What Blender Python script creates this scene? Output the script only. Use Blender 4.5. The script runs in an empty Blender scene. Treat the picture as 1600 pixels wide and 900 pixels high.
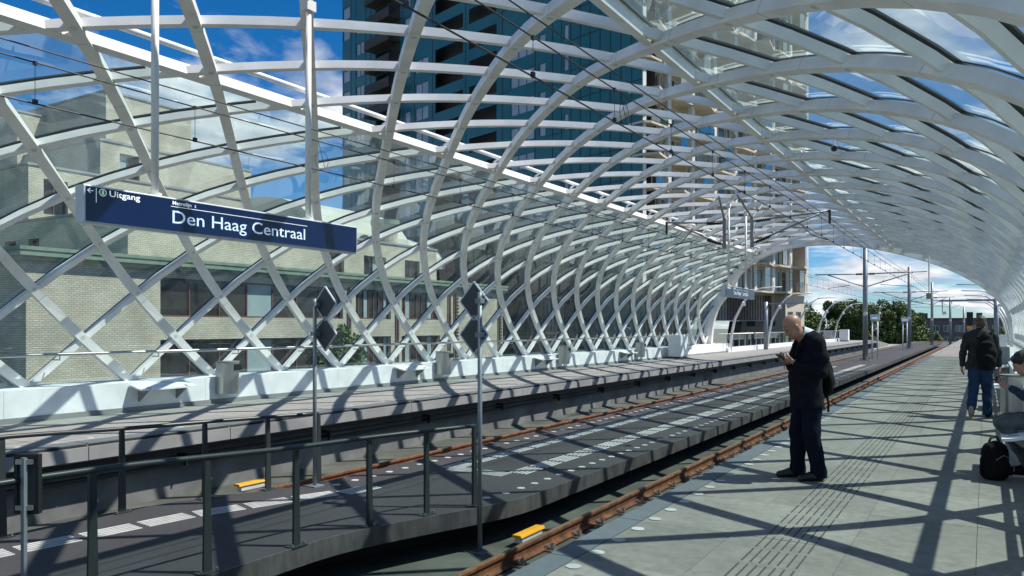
import bpy, math, random
import numpy as np
from mathutils import Vector, Matrix
random.seed(7); RNG = np.random.default_rng(7)
PI = math.pi
SC = bpy.context.scene
COL = SC.collection

# ------------------------------------------------------------------ camera
cam_data = bpy.data.cameras.new('camera')
cam = bpy.data.objects.new('camera', cam_data); COL.objects.link(cam)
cam_data.sensor_width = 36.0
cam_data.lens = 1210.0 / 1600.0 * 36.0
cam_data.shift_y = 60.0 / 1600.0
cam_data.clip_start = 0.05; cam_data.clip_end = 5000
YAW = math.atan(740.0 / 1210.0)
cam.location = (0, 0, 1.6)
cam.rotation_euler = (PI / 2, 0, YAW)
SC.camera = cam

# ------------------------------------------------------------------ light
SUN_DIR = Vector((0.60, 0.33, 1.0)).normalized()
EL = math.asin(SUN_DIR.z); AZ = math.atan2(SUN_DIR.x, SUN_DIR.y)
sun_d = bpy.data.lights.new('sun', 'SUN'); sun_d.energy = 5.0; sun_d.angle = math.radians(0.5)
sun_d.color = (1.0, 0.955, 0.88)
sun = bpy.data.objects.new('sun', sun_d); COL.objects.link(sun)
sun.rotation_euler = SUN_DIR.to_track_quat('Z', 'Y').to_euler()
sun.location = SUN_DIR * 60
W = bpy.data.worlds.new('World'); SC.world = W; W.use_nodes = True
nt = W.node_tree; nt.nodes.clear()
def nn(t, k, **kw):
    n = t.nodes.new(k)
    for a, b in kw.items(): setattr(n, a, b)
    return n
sky = nn(nt, 'ShaderNodeTexSky', sky_type='NISHITA', sun_disc=False, sun_elevation=EL, sun_rotation=AZ,
         air_density=0.9, dust_density=0.2, ozone_density=3.5, altitude=0)
hsv = nn(nt, 'ShaderNodeHueSaturation'); hsv.inputs['Saturation'].default_value = 1.22
tint = nn(nt, 'ShaderNodeMixRGB', blend_type='MULTIPLY'); tint.inputs[0].default_value = 1; tint.inputs[2].default_value = (0.76, 0.97, 1.18, 1)
nt.links.new(sky.outputs[0], tint.inputs[1]); nt.links.new(tint.outputs[0], hsv.inputs['Color'])
tc = nn(nt, 'ShaderNodeTexCoord')
sep = nn(nt, 'ShaderNodeSeparateXYZ'); nt.links.new(tc.outputs['Generated'], sep.inputs[0])
zc = nn(nt, 'ShaderNodeMath', operation='MAXIMUM'); nt.links.new(sep.outputs['Z'], zc.inputs[0]); zc.inputs[1].default_value = 0.0
za = nn(nt, 'ShaderNodeMath', operation='ADD'); nt.links.new(zc.outputs[0], za.inputs[0]); za.inputs[1].default_value = 0.16
vd = nn(nt, 'ShaderNodeVectorMath', operation='DIVIDE'); nt.links.new(tc.outputs['Generated'], vd.inputs[0])
cmb = nn(nt, 'ShaderNodeCombineXYZ')
for i in range(3): nt.links.new(za.outputs[0], cmb.inputs[i])
nt.links.new(cmb.outputs[0], vd.inputs[1])
cn = nn(nt, 'ShaderNodeTexNoise'); cn.inputs['Scale'].default_value = 1.25; cn.inputs['Detail'].default_value = 9
cn.inputs['Roughness'].default_value = 0.56; cn.inputs['Distortion'].default_value = 0.25
mp = nn(nt, 'ShaderNodeMapping'); mp.inputs['Location'].default_value = (3.1, 0.4, 1.7)
nt.links.new(vd.outputs[0], mp.inputs[0]); nt.links.new(mp.outputs[0], cn.inputs['Vector'])
cr = nn(nt, 'ShaderNodeValToRGB'); cr.color_ramp.elements[0].position = 0.455; cr.color_ramp.elements[1].position = 0.575
zm = nn(nt, 'ShaderNodeMath', operation='MULTIPLY_ADD'); nt.links.new(zc.outputs[0], zm.inputs[0]); zm.inputs[1].default_value = -0.15; nt.links.new(cn.outputs['Fac'], zm.inputs[2])
nt.links.new(zm.outputs[0], cr.inputs[0])
cs_n = nn(nt, 'ShaderNodeTexNoise'); cs_n.inputs['Scale'].default_value = 3.4; cs_n.inputs['Detail'].default_value = 6
nt.links.new(mp.outputs[0], cs_n.inputs['Vector'])
ccol = nn(nt, 'ShaderNodeValToRGB')
ccol.color_ramp.elements[0].color = (5.0, 5.6, 6.6, 1); ccol.color_ramp.elements[1].color = (11.5, 11.5, 11.6, 1)
ccol.color_ramp.elements[0].position = 0.35; ccol.color_ramp.elements[1].position = 0.62
nt.links.new(cs_n.outputs['Fac'], ccol.inputs[0])
mx = nn(nt, 'ShaderNodeMixRGB'); nt.links.new(cr.outputs[0], mx.inputs[0]); nt.links.new(hsv.outputs[0], mx.inputs[1]); nt.links.new(ccol.outputs[0], mx.inputs[2])
bg = nn(nt, 'ShaderNodeBackground'); bg.inputs['Strength'].default_value = 0.075
wo = nn(nt, 'ShaderNodeOutputWorld')
nt.links.new(mx.outputs[0], bg.inputs[0]); nt.links.new(bg.outputs[0], wo.inputs[0])
vs = SC.view_settings
vs.view_transform = 'Standard'; vs.look = 'None'; vs.exposure = 0.42; vs.gamma = 1.0; vs.use_curve_mapping = False
try:
    SC.cycles.transparent_max_bounces = 24; SC.cycles.max_bounces = 8; SC.cycles.glossy_bounces = 3
    SC.cycles.use_denoising = True
except Exception: pass

# ------------------------------------------------------------------ materials
MATS = {}
def mat(name, col, rough=0.6, metal=0.0, var=0.12, scale=3.0, bump=0.0, bscale=40.0, spec=0.5, rnd=0.0, stretch=None, col2=None, stain=0.0, sscale=0.6):
    m = bpy.data.materials.new(name); m.use_nodes = True
    t = m.node_tree; b = t.nodes['Principled BSDF']
    b.inputs['Roughness'].default_value = rough; b.inputs['Metallic'].default_value = metal
    b.inputs['Specular IOR Level'].default_value = spec
    g = nn(t, 'ShaderNodeNewGeometry'); mpn = nn(t, 'ShaderNodeMapping')
    t.links.new(g.outputs['Position'], mpn.inputs[0])
    if stretch: mpn.inputs['Scale'].default_value = stretch
    n = nn(t, 'ShaderNodeTexNoise'); n.inputs['Scale'].default_value = scale; n.inputs['Detail'].default_value = 7; n.inputs['Roughness'].default_value = 0.65
    t.links.new(mpn.outputs[0], n.inputs['Vector'])
    r = nn(t, 'ShaderNodeValToRGB')
    c = np.array(col)
    a0 = c * (1 - var); a1 = np.array(col2) if col2 else c * (1 + var)
    r.color_ramp.elements[0].color = (*np.clip(a0, 0, 1), 1); r.color_ramp.elements[1].color = (*np.clip(a1, 0, 1), 1)
    r.color_ramp.elements[0].position = 0.32; r.color_ramp.elements[1].position = 0.68
    t.links.new(n.outputs['Fac'], r.inputs[0])
    out = r.outputs[0]
    if stain:
        n2 = nn(t, 'ShaderNodeTexNoise'); n2.inputs['Scale'].default_value = sscale; n2.inputs['Detail'].default_value = 5
        t.links.new(g.outputs['Position'], n2.inputs['Vector'])
        r2 = nn(t, 'ShaderNodeValToRGB'); r2.color_ramp.elements[0].position = 0.38; r2.color_ramp.elements[1].position = 0.62
        r2.color_ramp.elements[0].color = (1 - stain,) * 3 + (1,); r2.color_ramp.elements[1].color = (1, 1, 1, 1)
        t.links.new(n2.outputs['Fac'], r2.inputs[0])
        mu = nn(t, 'ShaderNodeMixRGB', blend_type='MULTIPLY'); mu.inputs[0].default_value = 1
        t.links.new(out, mu.inputs[1]); t.links.new(r2.outputs[0], mu.inputs[2]); out = mu.outputs[0]
    if rnd:
        oi = nn(t, 'ShaderNodeObjectInfo'); mr = nn(t, 'ShaderNodeMapRange')
        mr.inputs['To Min'].default_value = 1 - rnd; mr.inputs['To Max'].default_value = 1 + rnd
        t.links.new(oi.outputs['Random'], mr.inputs['Value'])
        mu = nn(t, 'ShaderNodeMixRGB', blend_type='MULTIPLY'); mu.inputs[0].default_value = 1
        t.links.new(out, mu.inputs[1]); t.links.new(mr.outputs[0], mu.inputs[2]); out = mu.outputs[0]
    t.links.new(out, b.inputs['Base Color'])
    if bump:
        n3 = nn(t, 'ShaderNodeTexNoise'); n3.inputs['Scale'].default_value = bscale; n3.inputs['Detail'].default_value = 4
        t.links.new(mpn.outputs[0], n3.inputs['Vector'])
        bp = nn(t, 'ShaderNodeBump'); bp.inputs['Strength'].default_value = bump; bp.inputs['Distance'].default_value = 0.01
        t.links.new(n3.outputs['Fac'], bp.inputs['Height']); t.links.new(bp.outputs[0], b.inputs['Normal'])
    MATS[name] = m
    return m
def spots(m, scale=3.2, r=0.022, dark=0.62):
    # chewing-gum and oil spots trodden into the slabs
    t = m.node_tree; b = t.nodes['Principled BSDF']; lk = b.inputs['Base Color'].links[0]; src = lk.from_socket
    g = nn(t, 'ShaderNodeNewGeometry'); v = nn(t, 'ShaderNodeTexVoronoi'); v.inputs['Scale'].default_value = scale; t.links.new(g.outputs['Position'], v.inputs['Vector'])
    r_ = nn(t, 'ShaderNodeMapRange'); r_.inputs['From Min'].default_value = r * scale; r_.inputs['From Max'].default_value = r * scale * 1.7; r_.inputs['To Min'].default_value = dark; r_.inputs['To Max'].default_value = 1.0
    t.links.new(v.outputs['Distance'], r_.inputs['Value'])
    wn = nn(t, 'ShaderNodeTexWhiteNoise'); t.links.new(v.outputs['Position'], wn.inputs['Vector'])
    gt = nn(t, 'ShaderNodeMath', operation='GREATER_THAN'); t.links.new(wn.outputs['Value'], gt.inputs[0]); gt.inputs[1].default_value = 0.72
    mu = nn(t, 'ShaderNodeMixRGB', blend_type='MULTIPLY'); t.links.new(gt.outputs[0], mu.inputs[0]); t.links.new(src, mu.inputs[1]); t.links.new(r_.outputs[0], mu.inputs[2])
    t.links.new(mu.outputs[0], b.inputs['Base Color'])
def glass_mat(name, tint, base=0.03, rough=0.01, refl=(1, 1, 1), wav=0.0, veil=0.0, vcol=(0.72, 0.88, 0.84)):
    m = bpy.data.materials.new(name); m.use_nodes = True
    t = m.node_tree; t.nodes.clear()
    tr = nn(t, 'ShaderNodeBsdfTransparent'); tr.inputs[0].default_value = (*tint, 1)
    gl = nn(t, 'ShaderNodeBsdfGlossy'); gl.inputs['Roughness'].default_value = rough; gl.inputs[0].default_value = (*refl, 1)
    lw = nn(t, 'ShaderNodeLayerWeight'); lw.inputs['Blend'].default_value = 0.5
    fr = nn(t, 'ShaderNodeMath', operation='POWER'); t.links.new(lw.outputs['Facing'], fr.inputs[0]); fr.inputs[1].default_value = 4.5
    ad = nn(t, 'ShaderNodeMath', operation='MULTIPLY_ADD'); ad.use_clamp = True; t.links.new(fr.outputs[0], ad.inputs[0]); ad.inputs[1].default_value = 0.75; ad.inputs[2].default_value = base
    mxs = nn(t, 'ShaderNodeMixShader'); t.links.new(ad.outputs[0], mxs.inputs[0]); t.links.new(tr.outputs[0], mxs.inputs[1]); t.links.new(gl.outputs[0], mxs.inputs[2])
    if wav:
        g = nn(t, 'ShaderNodeNewGeometry'); n = nn(t, 'ShaderNodeTexNoise'); n.inputs['Scale'].default_value = 0.9; n.inputs['Detail'].default_value = 1
        t.links.new(g.outputs['Position'], n.inputs['Vector'])
        bp = nn(t, 'ShaderNodeBump'); bp.inputs['Strength'].default_value = wav; bp.inputs['Distance'].default_value = 0.05
        t.links.new(n.outputs['Fac'], bp.inputs['Height']); t.links.new(bp.outputs[0], gl.inputs['Normal'])
    o = nn(t, 'ShaderNodeOutputMaterial')
    if veil:      # dust and frit on the pane scatter a little light
        tl = nn(t, 'ShaderNodeBsdfTranslucent'); tl.inputs[0].default_value = (*vcol, 1)
        df = nn(t, 'ShaderNodeBsdfDiffuse'); df.inputs[0].default_value = (*vcol, 1)
        m1 = nn(t, 'ShaderNodeMixShader'); m1.inputs[0].default_value = 0.4; t.links.new(tl.outputs[0], m1.inputs[1]); t.links.new(df.outputs[0], m1.inputs[2])
        g2 = nn(t, 'ShaderNodeNewGeometry'); n2 = nn(t, 'ShaderNodeTexNoise'); n2.inputs['Scale'].default_value = 0.8; n2.inputs['Detail'].default_value = 6; t.links.new(g2.outputs['Position'], n2.inputs['Vector'])
        mr = nn(t, 'ShaderNodeMapRange'); mr.inputs['From Min'].default_value = 0.3; mr.inputs['From Max'].default_value = 0.7; mr.inputs['To Min'].default_value = veil * 0.6; mr.inputs['To Max'].default_value = veil * 1.4
        t.links.new(n2.outputs['Fac'], mr.inputs['Value'])
        m2 = nn(t, 'ShaderNodeMixShader'); t.links.new(mr.outputs[0], m2.inputs[0]); t.links.new(mxs.outputs[0], m2.inputs[1]); t.links.new(m1.outputs[0], m2.inputs[2]); t.links.new(m2.outputs[0], o.inputs[0])
    else: t.links.new(mxs.outputs[0], o.inputs[0])
    MATS[name] = m
    return m
def brick_mat(name, c1, c2, mortar, bw, bh, axis='YZ', msize=0.012, rough=0.85):
    m = bpy.data.materials.new(name); m.use_nodes = True
    t = m.node_tree; b = t.nodes['Principled BSDF']; b.inputs['Roughness'].default_value = rough
    g = nn(t, 'ShaderNodeNewGeometry'); s = nn(t, 'ShaderNodeSeparateXYZ'); t.links.new(g.outputs['Position'], s.inputs[0])
    ad = nn(t, 'ShaderNodeMath', operation='ADD'); t.links.new(s.outputs['X'], ad.inputs[0]); t.links.new(s.outputs['Y'], ad.inputs[1])
    c = nn(t, 'ShaderNodeCombineXYZ'); t.links.new(ad.outputs[0], c.inputs[0]); t.links.new(s.outputs['Z'], c.inputs[1])
    br = nn(t, 'ShaderNodeTexBrick'); br.inputs['Color1'].default_value = (*c1, 1); br.inputs['Color2'].default_value = (*c2, 1); br.inputs['Mortar'].default_value = (*mortar, 1)
    br.inputs['Scale'].default_value = 1; br.inputs['Brick Width'].default_value = bw; br.inputs['Row Height'].default_value = bh; br.inputs['Mortar Size'].default_value = msize
    t.links.new(c.outputs[0], br.inputs['Vector'])
    n = nn(t, 'ShaderNodeTexNoise'); n.inputs['Scale'].default_value = 0.5; n.inputs['Detail'].default_value = 6; t.links.new(g.outputs['Position'], n.inputs['Vector'])
    r = nn(t, 'ShaderNodeValToRGB'); r.color_ramp.elements[0].color = (0.78, 0.78, 0.76, 1); r.color_ramp.elements[1].color = (1, 1, 1, 1); r.color_ramp.elements[0].position = 0.35; r.color_ramp.elements[1].position = 0.6
    t.links.new(n.outputs['Fac'], r.inputs[0])
    mu = nn(t, 'ShaderNodeMixRGB', blend_type='MULTIPLY'); mu.inputs[0].default_value = 1; t.links.new(br.outputs[0], mu.inputs[1]); t.links.new(r.outputs[0], mu.inputs[2])
    t.links.new(mu.outputs[0], b.inputs['Base Color'])
    bp = nn(t, 'ShaderNodeBump'); bp.inputs['Strength'].default_value = 0.5; bp.inputs['Distance'].default_value = 0.02; t.links.new(br.outputs['Fac'], bp.inputs['Height']); bp.invert = True
    t.links.new(bp.outputs[0], b.inputs['Normal'])
    MATS[name] = m
    return m
M_white = mat('white_paint', (0.81, 0.81, 0.78), 0.42, var=0.06, scale=2.2, stain=0.14, sscale=1.6, bump=0.05, bscale=18)
M_plinth = mat('plinth_white', (0.84, 0.85, 0.85), 0.45, var=0.04, scale=1.0, stain=0.12, sscale=2.6, stretch=None)
M_gasket = mat('black_gasket', (0.012, 0.014, 0.016), 0.5)
M_glass = glass_mat('roof_glass', (0.77, 0.905, 0.885), 0.075, wav=0.05, veil=0.045)
M_bal = glass_mat('balustrade_glass', (0.80, 0.90, 0.90), 0.05)
M_conc = mat('platform_concrete', (0.218, 0.216, 0.190), 0.85, var=0.18, scale=9, bump=0.25, bscale=120, rnd=0.10, stain=0.20, sscale=0.8)
spots(M_conc)
M_coping = mat('coping_concrete', (0.11, 0.132, 0.145), 0.75, var=0.12, scale=6, bump=0.1, rnd=0.04, stain=0.12)
M_concL = mat('far_platform_concrete', (0.275, 0.272, 0.252), 0.85, var=0.12, scale=5, rnd=0.05, stain=0.12)
M_groove = mat('groove_dark', (0.05, 0.055, 0.055), 0.9)
M_joint = mat('joint_dark', (0.15, 0.155, 0.145), 0.95)
M_fascia = mat('fascia_panel', (0.275, 0.28, 0.278), 0.6, var=0.08, scale=2, stain=0.2, sscale=1.3, stretch=(1, 0.5, 2))
M_dark = mat('dark_steel', (0.035, 0.045, 0.048), 0.42, 0.0, var=0.1)
M_deck = mat('grey_deck_coating', (0.041, 0.041, 0.044), 0.8, var=0.14, scale=14, bump=0.25, bscale=160, stain=0.2, sscale=0.7)
M_floor = mat('track_floor_concrete', (0.085, 0.095, 0.08), 0.85, var=0.25, scale=2.0, bump=0.2, bscale=50, stain=0.35, sscale=0.9)
M_wall = mat('track_wall_concrete', (0.17, 0.178, 0.175), 0.85, var=0.15, scale=2.2, stain=0.3, sscale=1.4, bump=0.1)
M_edge_steel = mat('weathered_steel_edge', (0.11, 0.11, 0.107), 0.5, 0.3, var=0.3, scale=5, stain=0.35, sscale=2.5, stretch=(2, 2, 0.6))
M_rust = mat('rusty_rail', (0.185, 0.068, 0.026), 0.75, 0.1, var=0.45, scale=8, bump=0.25, bscale=70, stain=0.45, sscale=3.5)
M_railtop = mat('rail_head_worn', (0.33, 0.20, 0.12), 0.45, 0.6, var=0.3, scale=10)
M_bolt = mat('bolt_steel', (0.30, 0.27, 0.24), 0.45, 0.7, var=0.25, scale=30)
M_strip = mat('tactile_white', (0.50, 0.51, 0.49), 0.7, var=0.12, scale=8, stain=0.18, sscale=2.0)
M_dot = mat('white_dot_marker', (0.43, 0.445, 0.43), 0.6, var=0.1, scale=12, rnd=0.1)
M_steel = mat('stainless_steel', (0.46, 0.455, 0.43), 0.36, 0.85, var=0.1, scale=6, stretch=(1, 1, 0.1))
M_galv = mat('galvanised_mast', (0.24, 0.27, 0.29), 0.5, 0.4, var=0.12, scale=3)
M_rail_paint = mat('railing_dark_green_grey', (0.028, 0.036, 0.038), 0.38, 0.1, var=0.1, scale=5)
M_blue = mat('sign_blue', (0.002, 0.011, 0.058), 0.22, var=0.08, scale=2.2, spec=0.6)
M_signframe = mat('sign_frame', (0.62, 0.66, 0.70), 0.35, 0.2)
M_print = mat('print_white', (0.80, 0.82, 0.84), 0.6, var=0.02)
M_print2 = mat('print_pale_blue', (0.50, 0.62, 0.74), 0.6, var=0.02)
for m_, c_ in ((M_print, (0.75, 0.85, 0.95, 1)), (M_print2, (0.45, 0.62, 0.8, 1))):      # sign assumed backlit; glow added to the print so rib shadows don't dim it
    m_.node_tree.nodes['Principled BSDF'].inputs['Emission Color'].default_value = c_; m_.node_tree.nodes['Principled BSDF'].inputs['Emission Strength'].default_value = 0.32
M_green = mat('print_green', (0.03, 0.42, 0.10), 0.6, var=0.05)
M_black = mat('black_plastic', (0.012, 0.012, 0.013), 0.55)
M_yellow = mat('yellow_box', (0.80, 0.38, 0.02), 0.45, var=0.08, scale=9, stain=0.15, sscale=4)
M_wire = mat('wire_black', (0.015, 0.014, 0.014), 0.5)
M_backplate = mat('sign_back_grey', (0.055, 0.06, 0.07), 0.5, var=0.15, scale=12)
M_cream = brick_mat('cream_brick', (0.60, 0.55, 0.43), (0.49, 0.45, 0.355), (0.31, 0.285, 0.23), 0.26, 0.10, msize=0.014)
M_greenm = mat('patina_green', (0.17, 0.24, 0.17), 0.6, var=0.15, scale=1.2)
M_wframe = mat('red_brown_window_frame', (0.13, 0.06, 0.045), 0.55)
M_winglass = mat('dark_window_glass', (0.030, 0.026, 0.025), 0.08, var=0.6, scale=0.7, spec=0.35)
M_winblind = mat('window_pale_blind', (0.30, 0.37, 0.37), 0.25, var=0.1, scale=0.6)
M_roofpale = mat('pale_vault_roof', (0.42, 0.44, 0.38), 0.6, var=0.08, scale=0.8)
M_teal = mat('teal_panel', (0.018, 0.128, 0.138), 0.25, var=0.16, scale=0.22, stretch=(1, 1, 1), spec=0.6)
M_tealdark = mat('dark_glass_podium', (0.022, 0.036, 0.042), 0.12, var=0.5, scale=0.3, spec=0.7)
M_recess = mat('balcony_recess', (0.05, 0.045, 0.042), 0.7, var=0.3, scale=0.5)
M_twin = mat('tower_window_pale', (0.36, 0.40, 0.45), 0.2, var=0.2, scale=0.4)
M_bslab = mat('cream_slab', (0.54, 0.47, 0.37), 0.8, var=0.12, scale=0.7)
M_bwhite = mat('white_column', (0.62, 0.62, 0.60), 0.7, var=0.05)
M_bglass = mat('balcony_back_glass', (0.075, 0.15, 0.155), 0.1, var=0.6, scale=0.5, spec=0.8)
M_bpane = glass_mat('balcony_green_glass', (0.40, 0.60, 0.55), 0.24)
M_louver = mat('brown_grey_louver', (0.10, 0.088, 0.075), 0.7, var=0.15, scale=1)
M_bark = mat('bark', (0.09, 0.07, 0.05), 0.9, var=0.3, scale=6, bump=0.4)
M_ground = mat('street_ground', (0.13, 0.14, 0.11), 0.9, var=0.3, scale=0.05)
M_road = mat('asphalt', (0.05, 0.05, 0.052), 0.9, var=0.15, scale=2)
M_deckside = mat('viaduct_concrete', (0.30, 0.30, 0.28), 0.85, var=0.12)
M_dbrick = mat('dark_red_brick', (0.125, 0.11, 0.118), 0.85, var=0.25, scale=0.6)

# ------------------------------------------------------------------ mesh builder
class MB:
    def __init__(s): s.v = []; s.f = []
    def add(s, vs, fs):
        o = len(s.v); s.v.extend([tuple(map(float, q)) for q in vs]); s.f.extend([tuple(i + o for i in q) for q in fs]); return s
    def box(s, x0, x1, y0, y1, z0, z1):
        return s.add([(x0, y0, z0), (x1, y0, z0), (x1, y1, z0), (x0, y1, z0), (x0, y0, z1), (x1, y0, z1), (x1, y1, z1), (x0, y1, z1)],
                     [(3, 2, 1, 0), (4, 5, 6, 7), (0, 1, 5, 4), (1, 2, 6, 5), (2, 3, 7, 6), (3, 0, 4, 7)])
    def obox(s, c, ax, ay, az):
        c, ax, ay, az = map(np.array, (c, ax, ay, az))
        vs = [c + i * ax + j * ay + k * az for k in (-1, 1) for i, j in ((-1, -1), (1, -1), (1, 1), (-1, 1))]
        return s.add(vs, [(3, 2, 1, 0), (4, 5, 6, 7), (0, 1, 5, 4), (1, 2, 6, 5), (2, 3, 7, 6), (3, 0, 4, 7)])
    def tube(s, pts, r, n=8, cap=True):
        P = np.array(pts, float); k = len(P); R = np.full(k, r, float) if np.isscalar(r) else np.array(r, float)
        T = np.gradient(P, axis=0); T /= np.linalg.norm(T, axis=1)[:, None] + 1e-12
        up = np.array([0, 0, 1.0]) if abs(T[0][2]) < 0.9 else np.array([1.0, 0, 0])
        u = np.cross(T[0], up); u /= np.linalg.norm(u); vs = []
        for i in range(k):
            u = u - T[i] * np.dot(u, T[i]); u /= np.linalg.norm(u) + 1e-12; w = np.cross(T[i], u)
            for j in range(n):
                a = 2 * PI * j / n; vs.append(P[i] + R[i] * (math.cos(a) * u + math.sin(a) * w))
        fs = [(i * n + j, i * n + (j + 1) % n, (i + 1) * n + (j + 1) % n, (i + 1) * n + j) for i in range(k - 1) for j in range(n)]
        if cap: fs += [tuple(range(n - 1, -1, -1)), tuple(range((k - 1) * n, k * n))]
        return s.add(vs, fs)
    def cyl(s, c, r, h, n=16): return s.tube([c, (c[0], c[1], c[2] + h)], r, n)
    def rod(s, a, b, r, n=6): return s.tube([a, b], r, n)
    def prism(s, poly, vec):
        n = len(poly); v = np.array(vec)
        P = [np.array(q, float) for q in poly]
        return s.add(P + [q + v for q in P], [tuple(range(n - 1, -1, -1)), tuple(range(n, 2 * n))] + [(i, (i + 1) % n, n + (i + 1) % n, n + i) for i in range(n)])
    def sweep(s, P, N, w, r0, r1):
        # rectangular bar following P, width w across, from r0 to r1 along the normals N
        P = np.array(P); N = np.array(N); T = np.gradient(P, axis=0); T /= np.linalg.norm(T, axis=1)[:, None]
        B = np.cross(T, N); B /= np.linalg.norm(B, axis=1)[:, None]; vs = []
        for p, n_, b in zip(P, N, B):
            vs += [p + r0 * n_ - b * w / 2, p + r0 * n_ + b * w / 2, p + r1 * n_ + b * w / 2, p + r1 * n_ - b * w / 2]
        k = len(P); fs = [(4 * i + j, 4 * i + (j + 1) % 4, 4 * i + 4 + (j + 1) % 4, 4 * i + 4 + j) for i in range(k - 1) for j in range(4)]
        fs += [(3, 2, 1, 0), (4 * k - 4, 4 * k - 3, 4 * k - 2, 4 * k - 1)]
        return s.add(vs, fs)
    def mesh(s, name, m, smooth=False):
        me = bpy.data.meshes.new(name); me.from_pydata(s.v, [], s.f); me.materials.append(m); me.update()
        if smooth: me.polygons.foreach_set('use_smooth', [True] * len(me.polygons))
        return me
def link(name, me, parent=None):
    o = bpy.data.objects.new(name, me); COL.objects.link(o)
    if parent is not None:
        o.parent = parent
        root = parent
        L = Vector((0, 0, 0)); q = parent
        while q is not None:
            if q.get('_w'): L = L + Vector(q['_w'])
            q = None
        w = world_loc(parent)
        o.matrix_parent_inverse = Matrix.Translation(w).inverted()
    return o
def world_loc(o):
    # location of a (never rotated while building) parent, following its own parents
    w = Vector(o.location)
    if o.parent is not None: w = w + o.matrix_parent_inverse.translation + world_loc(o.parent)
    return w
def add(name, mb, m, parent=None, smooth=False, bevel=0.0, kind=None, label=None):
    o = link(name, mb.mesh(name, m, smooth), parent)
    if bevel:
        b = o.modifiers.new('bevel', 'BEVEL'); b.width = bevel; b.segments = 2; b.limit_method = 'ANGLE'
    if kind: o['kind'] = kind
    if label: o['label'] = label
    return o
def thing(name, label, cat, loc=(0, 0, 0), group=None):
    o = bpy.data.objects.new(name, None); COL.objects.link(o); o.location = loc; o.empty_display_size = 0.2
    o['label'] = label; o['category'] = cat
    if group: o['group'] = group
    return o
def tag(o, label, cat, group=None):
    o['label'] = label; o['category'] = cat
    if group: o['group'] = group
    return o
def copy_tree(o, loc=None, parent=None, label=None):
    c = o.copy(); COL.objects.link(c)
    if parent is not None: c.parent = parent
    if loc is not None: c.location = loc
    if label: c['label'] = label
    for ch in o.children: copy_tree(ch, None, c)
    return c
def inst(name, me, parent, loc, rotz=0.0):
    o = bpy.data.objects.new(name, me); COL.objects.link(o); o.parent = parent
    o.matrix_parent_inverse = Matrix.Translation(world_loc(parent)).inverted()
    o.location = loc; o.rotation_euler = (0, 0, rotz); return o
def smooth_angle(o, ang=0.6):
    me = o.data
    me.polygons.foreach_set('use_smooth', [True] * len(me.polygons))
    try: me.set_sharp_from_angle(angle=ang)
    except Exception: pass
    return o

# ================================================================== CANOPY
XC = -6.782; PITCH = 1.973
PHI = np.array([-0.2094, -0.0751, 0.0593, 0.1936, 0.328, 0.4623, 0.5967, 0.7311, 0.8654, 1.0222, 1.1565, 1.2909, 1.4252, 1.5596, 1.694, 1.8283, 1.9627, 2.097, 2.2538, 2.3881, 2.5225, 2.6569, 2.7912, 2.9256, 3.0599, 3.1943, 3.351])
PX_ = np.array([1.014, 1.20, 1.28, 1.23, 0.88, 0.11, -0.841, -1.806, -2.729, -3.724, -4.515, -5.269, -6.002, -6.723, -7.441, -8.172, -8.922, -9.705, -10.688, -11.601, -12.563, -13.488, -14.198, -14.581, -14.724, -14.731, -14.579])
PZ_ = np.array([-1.374, -0.314, 0.755, 1.82, 2.835, 3.694, 4.319, 4.746, 5.043, 5.286, 5.44, 5.547, 5.603, 5.62, 5.608, 5.559, 5.461, 5.315, 5.084, 4.803, 4.402, 3.815, 2.993, 1.994, 0.933, -0.136, -1.374])
PG_ = np.array([-21.294, -20.325, -19.356, -18.387, -17.415, -16.438, -15.473, -14.547, -13.685, -12.785, -12.096, -11.428, -10.742, -10.04, -9.331, -8.605, -7.847, -7.051, -6.07, -5.17, -4.19, -3.135, -2.044, -0.93, 0.247, 1.514, 3.058])
def hermite(xq, x, y):
    m = np.gradient(y, x); i = np.clip(np.searchsorted(x, xq) - 1, 0, len(x) - 2); h = x[i + 1] - x[i]; t = (xq - x[i]) / h
    return (2*t**3-3*t**2+1)*y[i] + (t**3-2*t**2+t)*h*m[i] + (-2*t**3+3*t**2)*y[i+1] + (t**3-t**2)*h*m[i+1]
def prof(ph): ph = np.asarray(ph, float); return hermite(ph, PHI, PX_), hermite(ph, PHI, PZ_), hermite(ph, PHI, PG_)
def pnorm(ph):
    e = 1e-3; x0, z0, _ = prof(np.asarray(ph) - e); x1, z1, _ = prof(np.asarray(ph) + e)
    tx, tz = x1 - x0, z1 - z0; L = np.hypot(tx, tz)
    return np.stack([tz / L, 0 * tx, -tx / L], -1)       # outward (phi runs from right base over crown to left base)
def y_cut(x):
    d = np.abs(np.asarray(x) - XC); return 38.4 + 9.1 * np.clip(d / 6.7, 0, 1) ** 2
PH_R = float(np.interp(0.50, PZ_[:13], PHI[:13]))          # feet on the plinth tops
PH_L = float(np.interp(-0.50, -PZ_[14:], PHI[14:]))
PH_SLR = float(np.interp(3.70, -PX_[4:20], PHI[4:20])); PH_SLL = float(np.interp(9.9, -PX_[4:20], PHI[4:20]))
A0 = 10.528; B0 = 12.05 - 6 * PITCH
YMIN = -13.0
canopy = thing('station_canopy', 'white lattice tube of crossing steel ribs with glass panes over the platforms', 'roof', (XC, 0, 0))
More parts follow.
